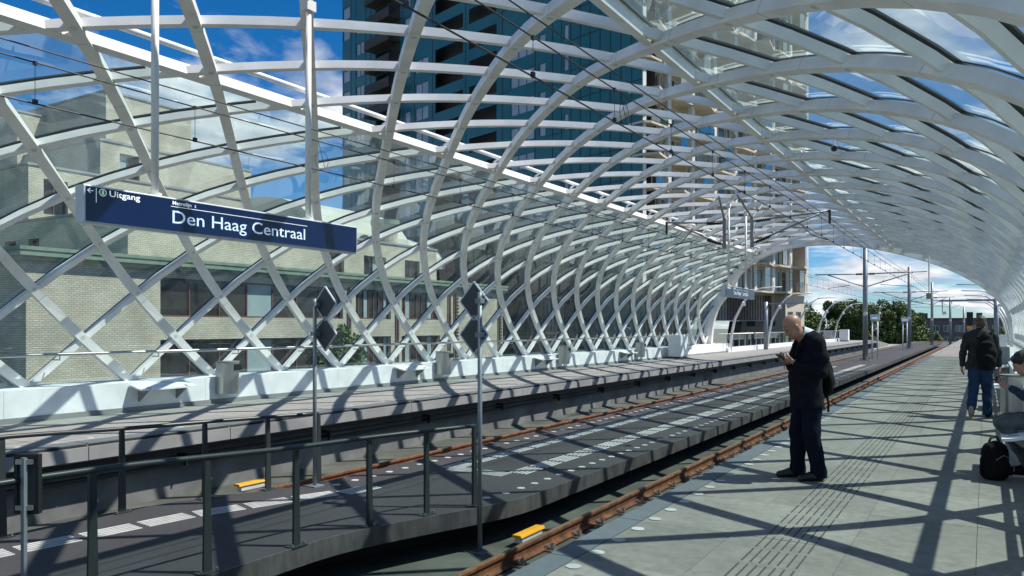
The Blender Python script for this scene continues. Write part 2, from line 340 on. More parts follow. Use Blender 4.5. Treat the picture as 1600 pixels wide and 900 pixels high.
def rib_curve(base, sgn, lo=None, hi=None):
    ph = np.linspace(PH_R if lo is None else lo, PH_L if hi is None else hi, 240); x, z, g = prof(ph); y = base + sgn * g
    ok = (y > YMIN) & (y < y_cut(x) + 0.02)
    if ok.sum() < 6: return None
    i = np.where(ok)[0]; runs = np.split(i, np.where(np.diff(i) > 1)[0] + 1); i = max(runs, key=len)
    if len(i) < 6: return None
    sel = np.unique(np.linspace(i[0], i[-1], max(8, int(len(i) / 5))).astype(int)); ph = ph[sel]
    return ph, np.stack([x[sel], y[sel], z[sel]], 1), pnorm(ph)
node_me = MB().tube([(0, 0, 0), (0.012, 0, 0)], 0.045, 10).mesh('node_cap', M_white)
RIBS = []
for k in range(-9, 36):
    c = rib_curve(A0 + PITCH * k, 1)
    if c is not None:
        ph, P, N = c
        r = add('arch_rib', MB().sweep(P, N, 0.16, -0.085, 0.055), M_white, canopy); RIBS.append((P, N))
        for lo, hi in ((PH_R - .05, PH_SLR - .012), (PH_SLL + .012, PH_L + .05)):
            s_ = (ph >= lo) & (ph <= hi)
            if s_.sum() > 2: add('glazing_gasket', MB().sweep(P[s_], N[s_], 0.035, 0.098, 0.112), M_gasket, r)
for k in range(-6, 40):
    c = rib_curve(B0 + PITCH * (k - 6), -1)
    if c is not None:
        ph, P, N = c
        r = add('cross_rib', MB().sweep(P, N, 0.105, -0.045, 0.072), M_white, canopy)
        for lo, hi in ((PH_R - .05, PH_SLR - .012), (PH_SLL + .012, PH_L + .05)):
            s_ = (ph >= lo) & (ph <= hi)
            if s_.sum() > 2: add('glazing_gasket', MB().sweep(P[s_], N[s_], 0.085, 0.082, 0.128), M_gasket, r)
# glass: one curved pane per lattice diamond
def cell(j, k):
    # region between arch ribs j, j+1 and cross ribs k, k+1
    out = []
    for lo, hi in ((PH_R - .04, PH_SLR), (PH_SLL, PH_L + .04)):
        ph = np.linspace(lo, hi, 160); x, z, g = prof(ph)
        ya, yb = A0 + PITCH * j + g, B0 + PITCH * k - g
        y0 = np.maximum(ya, yb); y1 = np.minimum(np.minimum(ya, yb) + PITCH, y_cut(x)); y0 = np.maximum(y0, YMIN)
        ok = np.where(y1 - y0 > 1e-3)[0]
        if len(ok) < 3: continue
        a, b = ph[ok[0]], ph[ok[-1]]; m = ph[ok[np.argmax((y1 - y0)[ok])]]
        q = np.unique(np.concatenate([np.linspace(a, m, 5), np.linspace(m, b, 5)]))
        xx, zz, gg = prof(q); ya, yb = A0 + PITCH * j + gg, B0 + PITCH * k - gg
        y0 = np.maximum(np.maximum(ya, yb), YMIN); y1 = np.minimum(np.minimum(ya, yb) + PITCH, y_cut(xx)); y1 = np.maximum(y1, y0 + 0.004)
        n = pnorm(q); off = 0.105
        V = []
        for i in range(len(q)):
            for y in (y0[i], y1[i]): V.append((xx[i] + n[i, 0] * off, y, zz[i] + n[i, 2] * off))
        F = [(2 * i, 2 * i + 1, 2 * i + 3, 2 * i + 2) for i in range(len(q) - 1)]
        out.append((V, F))
    return out
cells = []
for j in range(-10, 36):
    for k in range(-16, 46):
        cells += cell(j, k)
def key(c):
    p = np.mean(np.array(c[0]), 0); d = p - np.array([0, 0, 1.6]); dep = -d[0] * math.sin(YAW) + d[1] * math.cos(YAW); r = d[0] * math.cos(YAW) + d[1] * math.sin(YAW)
    inview = dep > 1 and abs(r / dep) < 0.75 and d[2] / dep < 0.5
    return (0 if inview else 1, np.linalg.norm(d))
cells.sort(key=key)
for V, F in cells[:296]: add('glass_pane', MB().add(V, F), M_glass, canopy, smooth=True)
rest = MB()
for V, F in cells[296:]: rest.add(V, F)
add('distant_glass', rest, M_glass, canopy, smooth=True, kind='stuff')
# slot edges
def long_bar(ph, y0, y1, w, r0, r1):
    x, z, _ = prof([ph]); n = pnorm([ph])[0]; t = np.array([n[2], 0, -n[0]]); c = np.array([x[0], (y0 + y1) / 2, z[0]]) + n * (r0 + r1) / 2
    return MB().obox(c, t * w / 2, np.array([0, (y1 - y0) / 2, 0]), n * (r1 - r0) / 2)
for ph in (PH_SLR, PH_SLL):
    x, z, _ = prof([ph]); ye = float(y_cut(x[0])); n = pnorm([ph])[0]
    add('slot_edge_beam', long_bar(ph, YMIN, ye, 0.15, -0.05, 0.105), M_white, canopy)
    if ph == PH_SLL:
        tb = np.array([x[0] + 0.10, 0, z[0] + 0.30])
        e = add('gutter_tube', MB().tube([tb + [0, YMIN, 0], tb + [0, ye, 0]], 0.045, 10), M_white, canopy, smooth=True)
        g0 = float(prof([ph])[2][0])
        for k in range(-9, 36):
            y = A0 + PITCH * k + g0
            if YMIN < y < ye:
                mb = MB(); mb.tube([(x[0], y - .16, z[0] + 0.08), (x[0] + .02, y - .16, z[0] + .2), (x[0] + .09, y - .05, z[0] + .30)], 0.03, 6); mb.box(x[0] - .05, x[0] + .05, y - .22, y - .10, z[0] + .09, z[0] + .12)
                add('gutter_bracket', mb, M_white, e)
    else:
        add('glazing_gasket', long_bar(ph - 0.014, YMIN, ye, 0.06, 0.107, 0.14), M_gasket, canopy)
# end arch
ph = np.linspace(PH_R, PH_L, 70); x, z, g = prof(ph)
P = np.stack([x, y_cut(x) + 0.12, z], 1); nrm = pnorm(ph)
add('end_arch', MB().sweep(P, nrm, 0.34, -0.22, 0.28), M_white, canopy)
# service duct along right wall
dx, dz = 1.09, 2.42
add('service_duct', MB().box(dx - .045, dx + .045, YMIN, 46, dz - .035, dz + .035), M_white, canopy)
# bolted splice seams on the arch ribs near the crossings are fine relief: small caps at nodes
def nodes():
    for j in range(-9, 36):
        for k in range(-16, 46):
            lo, hi = PH_SLR - .4, PH_L
            ph = np.linspace(lo, hi, 200); _, _, g = prof(ph)
            d = (A0 + PITCH * j + g) - (B0 + PITCH * k - g); s_ = np.where(np.sign(d[:-1]) != np.sign(d[1:]))[0]
            for i in s_: yield ph[i], A0 + PITCH * j + g[i]
def unit3(v): return v / np.linalg.norm(v)
caps = MB(); nc = 0
for p_, y_ in nodes():
    x, z, _ = prof([p_])
    if not (2 < y_ < 22 and y_ < y_cut(x[0]) - .3): continue
    n = pnorm([p_])[0]; c = np.array([x[0], y_, z[0]]) - n * 0.085
    caps.tube([c + n * .01, c - n * 0.006], 0.042, 10)
sea = MB()
for P, N in RIBS:
    for i in range(2, len(P) - 2, 3):
        if not (1 < P[i][1] < 24): continue
        tt = unit3(P[i + 1] - P[i - 1]); bb = np.cross(tt, N[i]); sea.obox(P[i] - N[i] * .015, tt * .004, bb * .0808, N[i] * .0708)
add('splice_seam', sea, mat('seam_grey', (0.33, 0.33, 0.32), 0.7), canopy, kind='stuff')
add('node_cap', caps, mat('node_cap_grey', (0.55, 0.55, 0.53), 0.5), canopy, kind='stuff')

# ================================================================== PLATFORMS AND TRACKS
YP0, YP1 = -12.0, 100.0
def struct(name, mb, m, **kw):
    o = add(name, mb, m, **kw); o['kind'] = 'structure'; return o
XE = -2.62                                                     # right platform edge
right_pf = struct('right_platform', MB().box(-2.42, 2.0, YP0, 120, -0.42, -0.012), M_joint)
copm = MB().box(-0.1, 0.1, -0.595, 0.595, -0.25, 0).mesh('coping_stone', M_coping)
for i in range(46):
    inst('coping_stone', copm, right_pf, (XE + 0.1, YP0 + 6.6 + 1.2 * i, 0))
cols = [(-2.41, -1.665), (-1.665, -0.84), (-0.84, -0.055), (-0.055, 0.56)]
for a, b in cols:
    sm = MB().box(-(b - a) / 2 + .0016, (b - a) / 2 - .0016, -0.5978, 0.5978, -0.05, 0).mesh('paving_slab', M_conc)
    for i in range(46):
        inst('paving_slab', sm, right_pf, ((a + b) / 2, YP0 + 6.6 + 1.2 * i, RNG.uniform(-.0012, .0012)))
add('far_paving', MB().box(XE, 0.56, YP0 + 7.2 + 1.2 * 45, 120, -0.05, 0), M_conc, right_pf)
gm = MB()
for q in range(7): gm.box(-0.006, 0.006, -.175, .175, 0.0022, 0.0030); 
gl_me = MB()
for q in range(7): gl_me.box(-0.18 + q * .06 - .006, -0.18 + q * .06 + .006, -.163, .163, 0.0025, 0.0032)
gl_me = gl_me.mesh('tactile_groove', M_groove)
for i in range(115): inst('tactile_groove', gl_me, right_pf, (-1.245, -2 + 0.395 * i, 0))
dot_me = MB().tube([(0, 0, 0.001), (0, 0, 0.004)], 0.052, 18).mesh('marker_dot', M_dot)
for i in range(150): inst('marker_dot', dot_me, right_pf, (-2.34, 2.0 + 0.373 * i, 0.0018))
struct('right_platform_wall', MB().box(-2.3, 2.0, YP0, 120, -1.3, -0.43), M_wall)

# left platform
ZL = -0.05
left_pf = struct('left_platform', MB().box(-14.2, -10.82, YP0, 100, ZL - 0.26, ZL - 0.012), M_joint)
for a, b in ((-14.06, -12.6), (-12.6, -11.15)):
    sm = MB().box(-(b - a) / 2 + .004, (b - a) / 2 - .004, -0.594, 0.594, -0.05, 0).mesh('paving_slab', M_concL)
    for i in range(52): inst('paving_slab', sm, left_pf, ((a + b) / 2, -2 + 1.2 * i, ZL + RNG.uniform(-.001, .001)))
add('far_paving', MB().box(-14.06, -11.15, -2.6 + 1.2 * 52, 100, ZL - .05, ZL), M_concL, left_pf)
add('near_paving', MB().box(-14.06, -11.15, YP0, -2.6, ZL - .05, ZL), M_concL, left_pf)
cm = MB().box(-0.165, 0.165, -1.19, 1.19, -0.045, 0.0).mesh('coping_stone', M_coping)
fm = MB().box(-0.03, 0.03, -1.193, 1.193, -0.235, -0.05).mesh('fascia_panel', M_fascia)
for i in range(43):
    inst('coping_stone', cm, left_pf, (-10.985, -2.2 + 2.4 * i, ZL + .002)); inst('fascia_panel', fm, left_pf, (-10.815, -2.2 + 2.4 * i, ZL))
dm2 = MB().tube([(0, 0, 0), (0, 0, 0.004)], 0.055, 14).mesh('marker_dot', M_dot)
for i in range(130): inst('marker_dot', dm2, left_pf, (-11.28, 3 + 0.5 * i, ZL + .001))
add('ramp_end', MB().prism([(-14.06, 100, ZL), (-14.06, 112, ZL - .6), (-14.06, 112, ZL - .9), (-14.06, 100, ZL - .9)], (3.2, 0, 0)), M_concL, left_pf)
struct('left_track_wall', MB().box(-11.9, -11.19, YP0, 100, -1.3, ZL - .27), M_wall)
ctray = thing('cable_pipe_run', 'grey pipes along the wall beneath the left platform edge', 'pipe', (-11.1, 20, -0.5))
for z_, r_ in ((-0.60, 0.035), (-0.50, 0.022)):
    add('pipe', MB().tube([(-11.06, YP0, z_), (-11.06, 100, z_)], r_, 8), M_rail_paint, ctray, smooth=True)
mb = MB(); mb.box(-11.0, -10.9, YP0, 100, -0.40, -0.33); add('cable_trough', mb, M_black, ctray)
br = MB().box(-11.19, -10.96, -.012, .012, -.64, -.45)
brm = br.mesh('pipe_bracket', M_black)
for i in range(30): inst('pipe_bracket', brm, ctray, (0, 1.5 + 3.2 * i, 0))

# track floor, viaduct, ground
struct('track_floor', MB().box(-11.19, -2.3, YP0, 160, -1.5, -1.14), M_floor)
struct('viaduct_deck', MB().box(-15.6, 2.4, YP0 - 10, 160, -3.2, -1.55), M_deckside)
struct('ground', MB().add([(-1500, -600, -8.5), (1500, -600, -8.5), (1500, 3000, -8.5), (-1500, 3000, -8.5)], [(0, 1, 2, 3)]), M_ground)
struct('street', MB().add([(-33, -100, -8.49), (-17, -100, -8.49), (-17, 300, -8.49), (-33, 300, -8.49)], [(0, 1, 2, 3)]), M_road)

# rails
def rail_profile():
    return [(-.07, 0), (.07, 0), (.07, .014), (.018, .03), (.010, .05), (.010, .12), (.036, .132), (.036, .163), (.028, .17), (-.028, .17), (-.036, .163), (-.036, .132), (-.010, .12), (-.010, .05), (-.018, .03), (-.07, .014)]
def fast_mesh():
    mb = MB(); mb.box(-.17, .17, -.09, .09, -.03, .0)
    for sx in (-1, 1):
        mb.box(sx * .11 - .045, sx * .11 + .045, -.035, .035, 0.0, .032)
        mb.tube([(sx * .125, 0, .0), (sx * .125, 0, .085)], .014, 6); mb.tube([(sx * .125, 0, .034), (sx * .125, 0, .055)], .026, 6)
        mb.tube([(sx * .13, -.06, .03), (sx * .05, -.05, .045), (sx * .05, .05, .045), (sx * .13, .06, .03)], .010, 5)
    return mb.mesh('rail_fastener', M_bolt)
FM = fast_mesh()
BLK = MB().box(-.24, .24, -.16, .16, -.12, -.03).mesh('rail_support', M_floor)
def rail(x, lab, y1=160):
    t = thing('rail', lab, 'rail', (x, 0, -1.12), 'rusty running rails')
    pr = rail_profile()
    ys = [YP0, 20, 60, 100, 130, y1]
    mb = MB(); n = len(pr)
    for yi, y in enumerate(ys):
        cx = 0.0 if y <= 100 else 0.0006 * (y - 100) ** 2
        mb.v += [(x + cx + a, y, -1.12 + b) for a, b in pr]
    for i in range(len(ys) - 1):
        mb.f += [(i * n + j, (i + 1) * n + j, (i + 1) * n + (j + 1) % n, i * n + (j + 1) % n) for j in range(n)]
    add('rail_bar', mb, M_rust, t)
    add('running_surface', MB().box(x - .024, x + .024, YP0, 100, -.9495, -.9475), M_railtop, t)
    for i in range(90):
        inst('rail_fastener', FM, t, (x, 0.4 + 0.72 * i, -1.12))
    return t
rail(-4.63, 'rusty rail beside the dark middle walkway, nearer the right platform')
rail(-3.20, 'rusty rail tucked under the edge of the right platform')
rail(-9.64, 'rusty rail running along the wall of the left platform')
rail(-8.20, 'rusty rail tucked under the left edge of the dark middle walkway')

# middle walkway
ZM = -0.6
def sst(a, b, t): t = min(1, max(0, (t - a) / (b - a))); return t * t * (3 - 2 * t)
def mid_r(y): return -5.86 + 0.80 * sst(5.6, 8.9, y)
def mid_l(y): return -8.78 + 0.82 * sst(5.2, 8.2, y)
ys = np.concatenate([[YP0, 0, 4], np.arange(5, 9.6, 0.25), [12, 20, 40, 70, 100, 120]])
poly = [(mid_r(y), y, ZM - .17) for y in ys] + [(mid_l(y), y, ZM - .17) for y in ys[::-1]]
mid = struct('middle_walkway', MB().prism(poly, (0, 0, .17)), M_deck)
def edge_strip(fn, ys, off, z0, z1, th):
    mb = MB(); k = len(ys)
    for y in ys: mb.v += [(fn(y) + off, y, z0), (fn(y) + off + th, y, z0), (fn(y) + off + th, y, z1), (fn(y) + off, y, z1)]
    for i in range(k - 1): mb.f += [(4 * i + j, 4 * i + 4 + j, 4 * i + 4 + (j + 1) % 4, 4 * i + (j + 1) % 4) for j in range(4)]
    mb.f += [(0, 1, 2, 3), (4 * k - 1, 4 * k - 2, 4 * k - 3, 4 * k - 4)]
    return mb
add('edge_plate', edge_strip(mid_r, ys, 0.001, ZM - .20, ZM + .004, .02), M_edge_steel, mid)
add('edge_plate', edge_strip(mid_l, ys, -0.021, ZM - .20, ZM + .004, .02), M_edge_steel, mid)
add('support_beam', edge_strip(lambda y: mid_r(y) - .75, ys, 0, -1.16, ZM - .171, -1.2), M_dark, mid)
tile = MB()
for q in range(5): tile.box(-.15 + q * .067, -.15 + q * .067 + .034, -.27, .27, 0, .005)
tile_me = tile.mesh('tactile_tile', M_strip)
blk = MB()
for q in range(6):
    for e in range(2): blk.box(-.16 + q * .06, -.16 + q * .06 + .03, -.035 + e * .04, -.035 + e * .04 + .025, 0, .0045)
path = [(-8.22, 3.0), (-8.14, 3.81), (-7.92, 5.73), (-7.55, 6.9), (-7.2, 7.83), (-7.12, 8.6)]
def along(path, step):
    P = np.array(path); L = np.r_[0, np.cumsum(np.hypot(*np.diff(P, axis=0).T))]
    for s in np.arange(0, L[-1], step):
        x = np.interp(s, L, P[:, 0]); y = np.interp(s, L, P[:, 1]); x2 = np.interp(s + .2, L, P[:, 0]); y2 = np.interp(s + .2, L, P[:, 1])
        if s + .2 < L[-1]: yield x, y, math.atan2(-(x2 - x), (y2 - y))
for x, y, a in along(path, .62): inst('tactile_tile', tile_me, mid, (x, y, ZM + .0005), a)
for i in range(58): inst('tactile_tile', tile_me, mid, (-7.1 + .0, 10.0 + .62 * i, ZM + .0005))
for i in range(62): inst('tactile_tile', tile_me, mid, (-5.98, 10.2 + .62 * i, ZM + .0005))
for q in range(2): inst('tactile_tile', tile_me, mid, (-6.78 + .45 * q, 9.75, ZM + .0005), PI / 2)
dm3 = MB().tube([(0, 0, 0), (0, 0, 0.005)], 0.055, 14).mesh('marker_dot', M_dot)
for i in range(110):
    y = 8.3 + .373 * i
    inst('marker_dot', dm3, mid, (mid_r(y) - .33, y, ZM + .0005)); inst('marker_dot', dm3, mid, (mid_l(y) + .27, y - .4, ZM + .0005))

# ================================================================== PLINTHS, HANDRAILS, BENCHES, BINS
def plinth(name, lab, x0, x1, z0):
    t = thing(name, lab, 'low wall', ((x0 + x1) / 2, 15, z0))
    xm = (x0 + x1) / 2; w = abs(x1 - x0) / 2
    pm = MB().box(-w, w, -PITCH + .003, PITCH - .003, 0.09, 0.56).mesh('white_panel', M_plinth)
    for i in range(16): inst('white_panel', pm, t, (xm, -12.0 + PITCH * 2 * i + .9, z0))
    sx = x0 + .03 if x0 > x1 else x0 - .03
    add('skirting', MB().box(min(sx, x1), max(sx, x1), YP0, 49, z0 - .02, z0 + .087), M_fascia, t)
    return t
plinth('platform_plinth', 'long white plinth under the ribs along the far left platform', -14.1, -15.1, ZL)
plinth('platform_plinth', 'long white plinth behind the seated person on the right platform', 0.56, 1.5, 0.0)
def handrail(lab, x, z, sgn):
    t = thing('handrail', lab, 'handrail', (x, 15, z))
    add('rail_tube', MB().tube([(x, YP0, z), (x, 47, z)], 0.032, 10), M_steel, t, smooth=True)
    ph_ = PH_L - .18 if sgn < 0 else PH_R + .18
    xx, zz, gg = prof([ph_])
    for k in range(-9, 36):
        y = A0 + PITCH * k + gg[0]
        if -10 < y < 46:
            add('bracket', MB().tube([(xx[0] - sgn * .06, y, z - .10), (x, y + .02, z - .10), (x, y + .02, z)], 0.014, 6), M_steel, t)
handrail('stainless handrail fixed to the ribs above the far white plinth', -14.36, 1.09, -1)
handrail('stainless handrail along the glass wall of the right platform', 0.80, 1.06, 1)
def bench_proto():
    t = thing('bench', 'x', 'bench')
    mb = MB(); n = 10
    pts = [(-.18 + .40 * i / n, 0.485 + .035 * math.cos(PI * i / n)) for i in range(n + 1)]
    poly = [(a, -.62, b) for a, b in pts] + [(a, -.62, b - .03) for a, b in pts[::-1]]
    add('seat', MB().prism(poly, (0, 1.24, 0)), M_plinth, t)
    for y in (-.42, .40):
        add('bracket', MB().prism([(-.2, y, .49), (.16, y, .47), (.16, y, .44), (-.2, y, .18)], (0, .035, 0)), M_fascia, t)
    return t
b0 = bench_proto()
place = ['left of the steel bin nearest the diamond sign post', 'between the two diamond sign posts beside the second bin', 'in front of the third bin along the far wall', 'just before the white cabinet', 'beyond the white cabinet on the far platform']
for i in range(5):
    lab = 'white wall bench ' + place[i]
    if i == 0: b0.location = (-13.9, 9.5, ZL); b0['label'] = lab; b0['group'] = 'benches along the far plinth'
    else: copy_tree(b0, (-13.9, 9.5 + 7.8 * i, ZL), label=lab)
for i, lab in enumerate(('under the seated person', 'beside the walking man', 'far along the right wall')):
    rb = copy_tree(b0, (0.36, 10.0 + 7.8 * i, 0.0), label='white wall bench of the right platform ' + lab); rb.rotation_euler = (0, 0, PI); rb['group'] = 'benches along the right wall'
def bin_proto():
    t = thing('litter_bin', 'x', 'bin')
    n = 12; poly = [(-.18, -.2), (-.18, .2)] + [(0.02 + .2 * math.cos(a) * .9, .2 * math.sin(a)) for a in np.linspace(PI / 2, -PI / 2, n)]
    smooth_angle(add('body', MB().prism([(a, b, .0) for a, b in poly], (0, 0, .66)), M_steel, t))
    add('lid', MB().prism([(a * 1.04, b * 1.04, .664) for a, b in poly], (0, 0, .03)), M_fascia, t)
    add('opening', MB().box(.13, .212, -.03, .15, .50, .63), M_black, t)
    return t
bn = bin_proto()
bl = ['nearest one, by the near bench', 'second one, between the diamond sign posts', 'third one along the far wall', 'fourth one, small, before the white cabinet']
for i in range(4):
    lab = 'stainless litter bin on the far plinth, ' + bl[i]
    if i == 0: bn.location = (-13.9, 11.05, ZL + .21); bn['label'] = lab; bn['group'] = 'litter bins along the far plinth'
    else: copy_tree(bn, (-13.9, 11.05 + 7.78 * i, ZL + .21), label=lab)
rbin = copy_tree(bn, (.42, 16.4, .05), label='stainless litter bin on the right wall beyond the seated person'); rbin.rotation_euler = (0, 0, PI); rbin['group'] = 'litter bins along the right wall'
def cabinet(loc, sx, sy, sz, lab, m=M_plinth):
    t = thing('equipment_cabinet', lab, 'cabinet', loc)
    x, y, z = loc
    add('body', MB().box(x - sx, x + sx, y - sy, y + sy, z + .10, z + sz), m, t, bevel=.01)
    add('door', MB().box(x + sx + .001, x + sx + .012, y - sy + .04, y + sy - .04, z + .14, z + sz - .05), m, t)
    add('door_handle', MB().box(x + sx + .012, x + sx + .03, y + sy - .12, y + sy - .09, z + sz * .5, z + sz * .5 + .14), M_dark, t)
    add('foot_frame', MB().box(x - sx + .05, x + sx - .05, y - sy + .05, y + sy - .05, z, z + .10), M_dark, t)
cabinet((-13.55, 38.6, ZL), .33, .55, 1.22, 'white equipment cabinet on black feet at the far platform wall')
cabinet((-13.3, 92, ZL), .45, .5, 1.3, 'white box cabinet on the far platform outside the roof')

# ================================================================== RAILINGS OF THE MIDDLE WALKWAY
def railing(lab, bases, top, end_drop):
    t = thing('metal_railing', lab, 'railing', (bases[2][0], bases[2][1], ZM))
    P = [(x, y, ZM + top + .11 * max(0, (5.6 - y) / 2.2)) for x, y in bases]
    rp = [(P[0][0] - (P[1][0] - P[0][0]) * 3, P[0][1] - 6, P[0][2])] + P
    # smooth the handrail
    L = np.r_[0, np.cumsum(np.linalg.norm(np.diff(np.array(rp), axis=0), axis=1))]; q = np.linspace(0, L[-1], 40)
    rp2 = np.stack([np.interp(q, L, np.array(rp)[:, i]) for i in range(3)], 1)
    for _ in range(3): rp2[1:-1] = (rp2[:-2] + 2 * rp2[1:-1] + rp2[2:]) / 4
    add('top_rail', MB().tube(rp2, 0.025, 10), M_rail_paint, t, smooth=True)
    for i, (x, y) in enumerate(bases):
        mb = MB(); h0, h1 = .045, .026
        v = [(x - .012, y - h0), (x + .012, y - h0), (x + .012, y + h0), (x - .012, y + h0)]; top = P[i][2] - ZM
        v2 = [(x - .012, y - h1), (x + .012, y - h1), (x + .012, y + h1), (x - .012, y + h1)]
        mb.add([(a, b, ZM + .012) for a, b in v] + [(a, b, ZM + top - .02) for a, b in v2], [(3, 2, 1, 0), (4, 5, 6, 7), (0, 1, 5, 4), (1, 2, 6, 5), (2, 3, 7, 6), (3, 0, 4, 7)])
        mb.box(x - .028, x - .0125, y - h1, y + h1, ZM + .012, ZM + top - .03)
        p = add('post', mb, M_rail_paint, t)
        b = add('base_plate', MB().box(x - .06, x + .06, y - .10, y + .10, ZM, ZM + .012), M_rail_paint, p)
        for s in (-1, 1): add('bolt', MB().tube([(x + .03, y + s * .08, ZM + .012), (x + .03, y + s * .08, ZM + .035)], .013, 6), M_bolt, p)
railing('dark railing on the near right edge of the middle walkway', [(-5.95, 3.45), (-5.93, 4.48), (-5.89, 5.49), (-5.79, 6.46), (-5.57, 7.2), (-5.35, 7.87)], .98, 1)
railing('dark railing on the left edge of the middle walkway beside the track wall', [(-8.72, 4.1), (-8.7, 5.4), (-8.5, 6.39), (-8.24, 7.18), (-7.98, 7.85)], .98, 1)

# ================================================================== SIGNS
def text_mesh(body, name, m, origin, udir, h, width=None, bold=0.0, ndir=(1, 0, 0)):
    cu = bpy.data.curves.new('t', 'FONT'); cu.body = body; cu.size = 1.0; cu.offset = bold; cu.resolution_u = 3
    o = bpy.data.objects.new('t', cu); COL.objects.link(o); bpy.context.view_layer.update()
    me = bpy.data.meshes.new_from_object(o.evaluated_get(bpy.context.evaluated_depsgraph_get()))
    bpy.data.objects.remove(o); bpy.data.curves.remove(cu)
    co = np.zeros(len(me.vertices) * 3); me.vertices.foreach_get('co', co); co = co.reshape(-1, 3)
    sc = h / 0.69; x0 = co[:, 0].min()
    wx = (co[:, 0].max() - x0); sx = sc if width is None else width / wx
    u = np.array(udir); nd = np.array(ndir)
    W_ = np.array(origin) + ((co[:, 0:1] - x0) * sx) * u + (co[:, 1:2] * sc) * np.array([0, 0, 1.0]) + 0 * nd
    me.vertices.foreach_set('co', W_.ravel()); me.name = name; me.materials.clear(); me.materials.append(m); me.update()
    return me
def hanging_sign(lab, y0, ztop, poles, near=True, roof=5.45):
    x = -6.9; L = 3.51; y1 = y0 + L; zb = ztop - .343
    t = thing('platform_sign', lab, 'sign', (x, (y0 + y1) / 2, zb))
    bx = add('sign_box', MB().box(x - .07, x + .07, y0, y1, zb, ztop), M_signframe, t, bevel=.008)
    pl = add('sign_face', MB().box(x + .071, x + .076, y0 + .018, y1 - .018, zb + .016, ztop - .016), M_blue, t)
    pl2 = add('sign_face', MB().box(x - .076, x - .071, y0 + .018, y1 - .018, zb + .016, ztop - .016), M_blue, t)
    f = x + .0775; U = (0, 1, 0)
    def q(me, nm): o = link(nm, me, pl); return o
    dz = ztop - 2.868
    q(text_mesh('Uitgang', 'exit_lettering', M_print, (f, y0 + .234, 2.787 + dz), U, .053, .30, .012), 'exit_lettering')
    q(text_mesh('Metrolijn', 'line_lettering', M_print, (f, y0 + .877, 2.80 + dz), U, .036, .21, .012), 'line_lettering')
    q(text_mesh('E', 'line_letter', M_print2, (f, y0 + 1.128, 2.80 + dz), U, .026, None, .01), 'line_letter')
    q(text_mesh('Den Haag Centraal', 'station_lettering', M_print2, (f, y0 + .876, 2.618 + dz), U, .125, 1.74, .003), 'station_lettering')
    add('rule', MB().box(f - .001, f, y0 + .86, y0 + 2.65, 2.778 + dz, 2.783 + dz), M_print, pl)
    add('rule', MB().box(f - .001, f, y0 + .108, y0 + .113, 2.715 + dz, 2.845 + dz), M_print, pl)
    ym, zm = y0 + .058, 2.815 + dz
    mb = MB(); mb.obox((f, ym, zm), (.0005, 0, 0), (0, .026, 0), (0, 0, .003))
    for s in (-1, 1): mb.obox((f + .0002, ym - .014, zm + s * .010), (.0005, 0, 0), (0, .0125, s * .0105), (0, -.0023, s * .0025))
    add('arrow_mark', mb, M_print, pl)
    yi, zi = y0 + .172, 2.812 + dz
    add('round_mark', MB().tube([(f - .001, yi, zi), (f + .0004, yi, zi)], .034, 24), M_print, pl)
    add('round_mark', MB().tube([(f + .0005, yi, zi), (f + .0008, yi, zi)], .029, 24), M_green, pl)
    add('round_mark_tip', MB().prism([(f - .0003, yi - .055, zi), (f - .0003, yi - .03, zi + .014), (f - .0003, yi - .03, zi - .014)], (.0005, 0, 0)), M_green, pl)
    mb = MB(); mb.tube([(f + .001, yi + .002, zi + .016), (f + .0013, yi + .002, zi + .016)], .005, 8)
    mb.obox((f + .0012, yi, zi + .002), (.0003, 0, 0), (0, .004, 0), (0, 0, .009)); mb.obox((f + .0012, yi - .006, zi - .013), (.0003, 0, 0), (0, .003, .008), (0, .002, -.001)); mb.obox((f + .0012, yi + .006, zi - .013), (.0003, 0, 0), (0, -.003, .008), (0, .002, .001))
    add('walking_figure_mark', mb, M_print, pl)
    for yp in poles:
        p = add('hanger_pole', MB().tube([(x, yp, ztop - .01), (x, yp, roof)], .036, 14), M_white, t, smooth=True)
        add('pole_flange', MB().tube([(x, yp, ztop), (x, yp, ztop + .03)], .062, 14), M_white, p)
        add('pole_clamp', MB().box(x - .06, x + .06, yp - .07, yp + .07, roof - .09, roof + .03), M_white, p)
hanging_sign('large blue hanging sign reading Den Haag Centraal over the near walkway', 3.88, 2.868, (4.62, 6.62))
hanging_sign('small distant blue hanging sign near the end arch', 23.75, 2.868, (24.35, 26.4))

def diamond_post(lab, x, y, z0, sgn, zt, first):
    t = thing('diamond_sign_post', lab, 'sign post', (x, y, z0), 'posts with two diamond plates')
    add('post', MB().tube([(x, y, z0), (x, y, zt)], .028, 12), M_galv, t, smooth=True)
    add('base_plate', MB().box(x - .09, x + .09, y - .09, y + .09, z0, z0 + .015), M_galv, t)
    for z in (1.6 + .31, 1.6 - .10):
        c = np.array([x + sgn * .13, y + .06, z]); d = .235; th = .012
        poly = [c + [d * .87, 0, 0], c + [0, 0, d], c + [-d * .87, 0, 0], c + [0, 0, -d]]
        pl = add('diamond_plate', MB().prism(poly, (0, .02, 0)), M_backplate, t)
        mb = MB()
        for i in range(4): mb.tube([poly[i] + [0, .01, 0], poly[(i + 1) % 4] + [0, .01, 0]], .014, 6)
        add('plate_rim', mb, M_signframe, pl)
        add('clamp', MB().box(x - .04, x + .04, y - .045, y + .06, z - .03, z + .03), M_galv, pl)
diamond_post('steel post with two dark diamond plates at the railing end, right one', -5.24, 7.82, -1.14, -1, 2.02, True)
diamond_post('steel post with two dark diamond plates by the left railing', -7.88, 7.68, ZM, 1, 1.98, False)
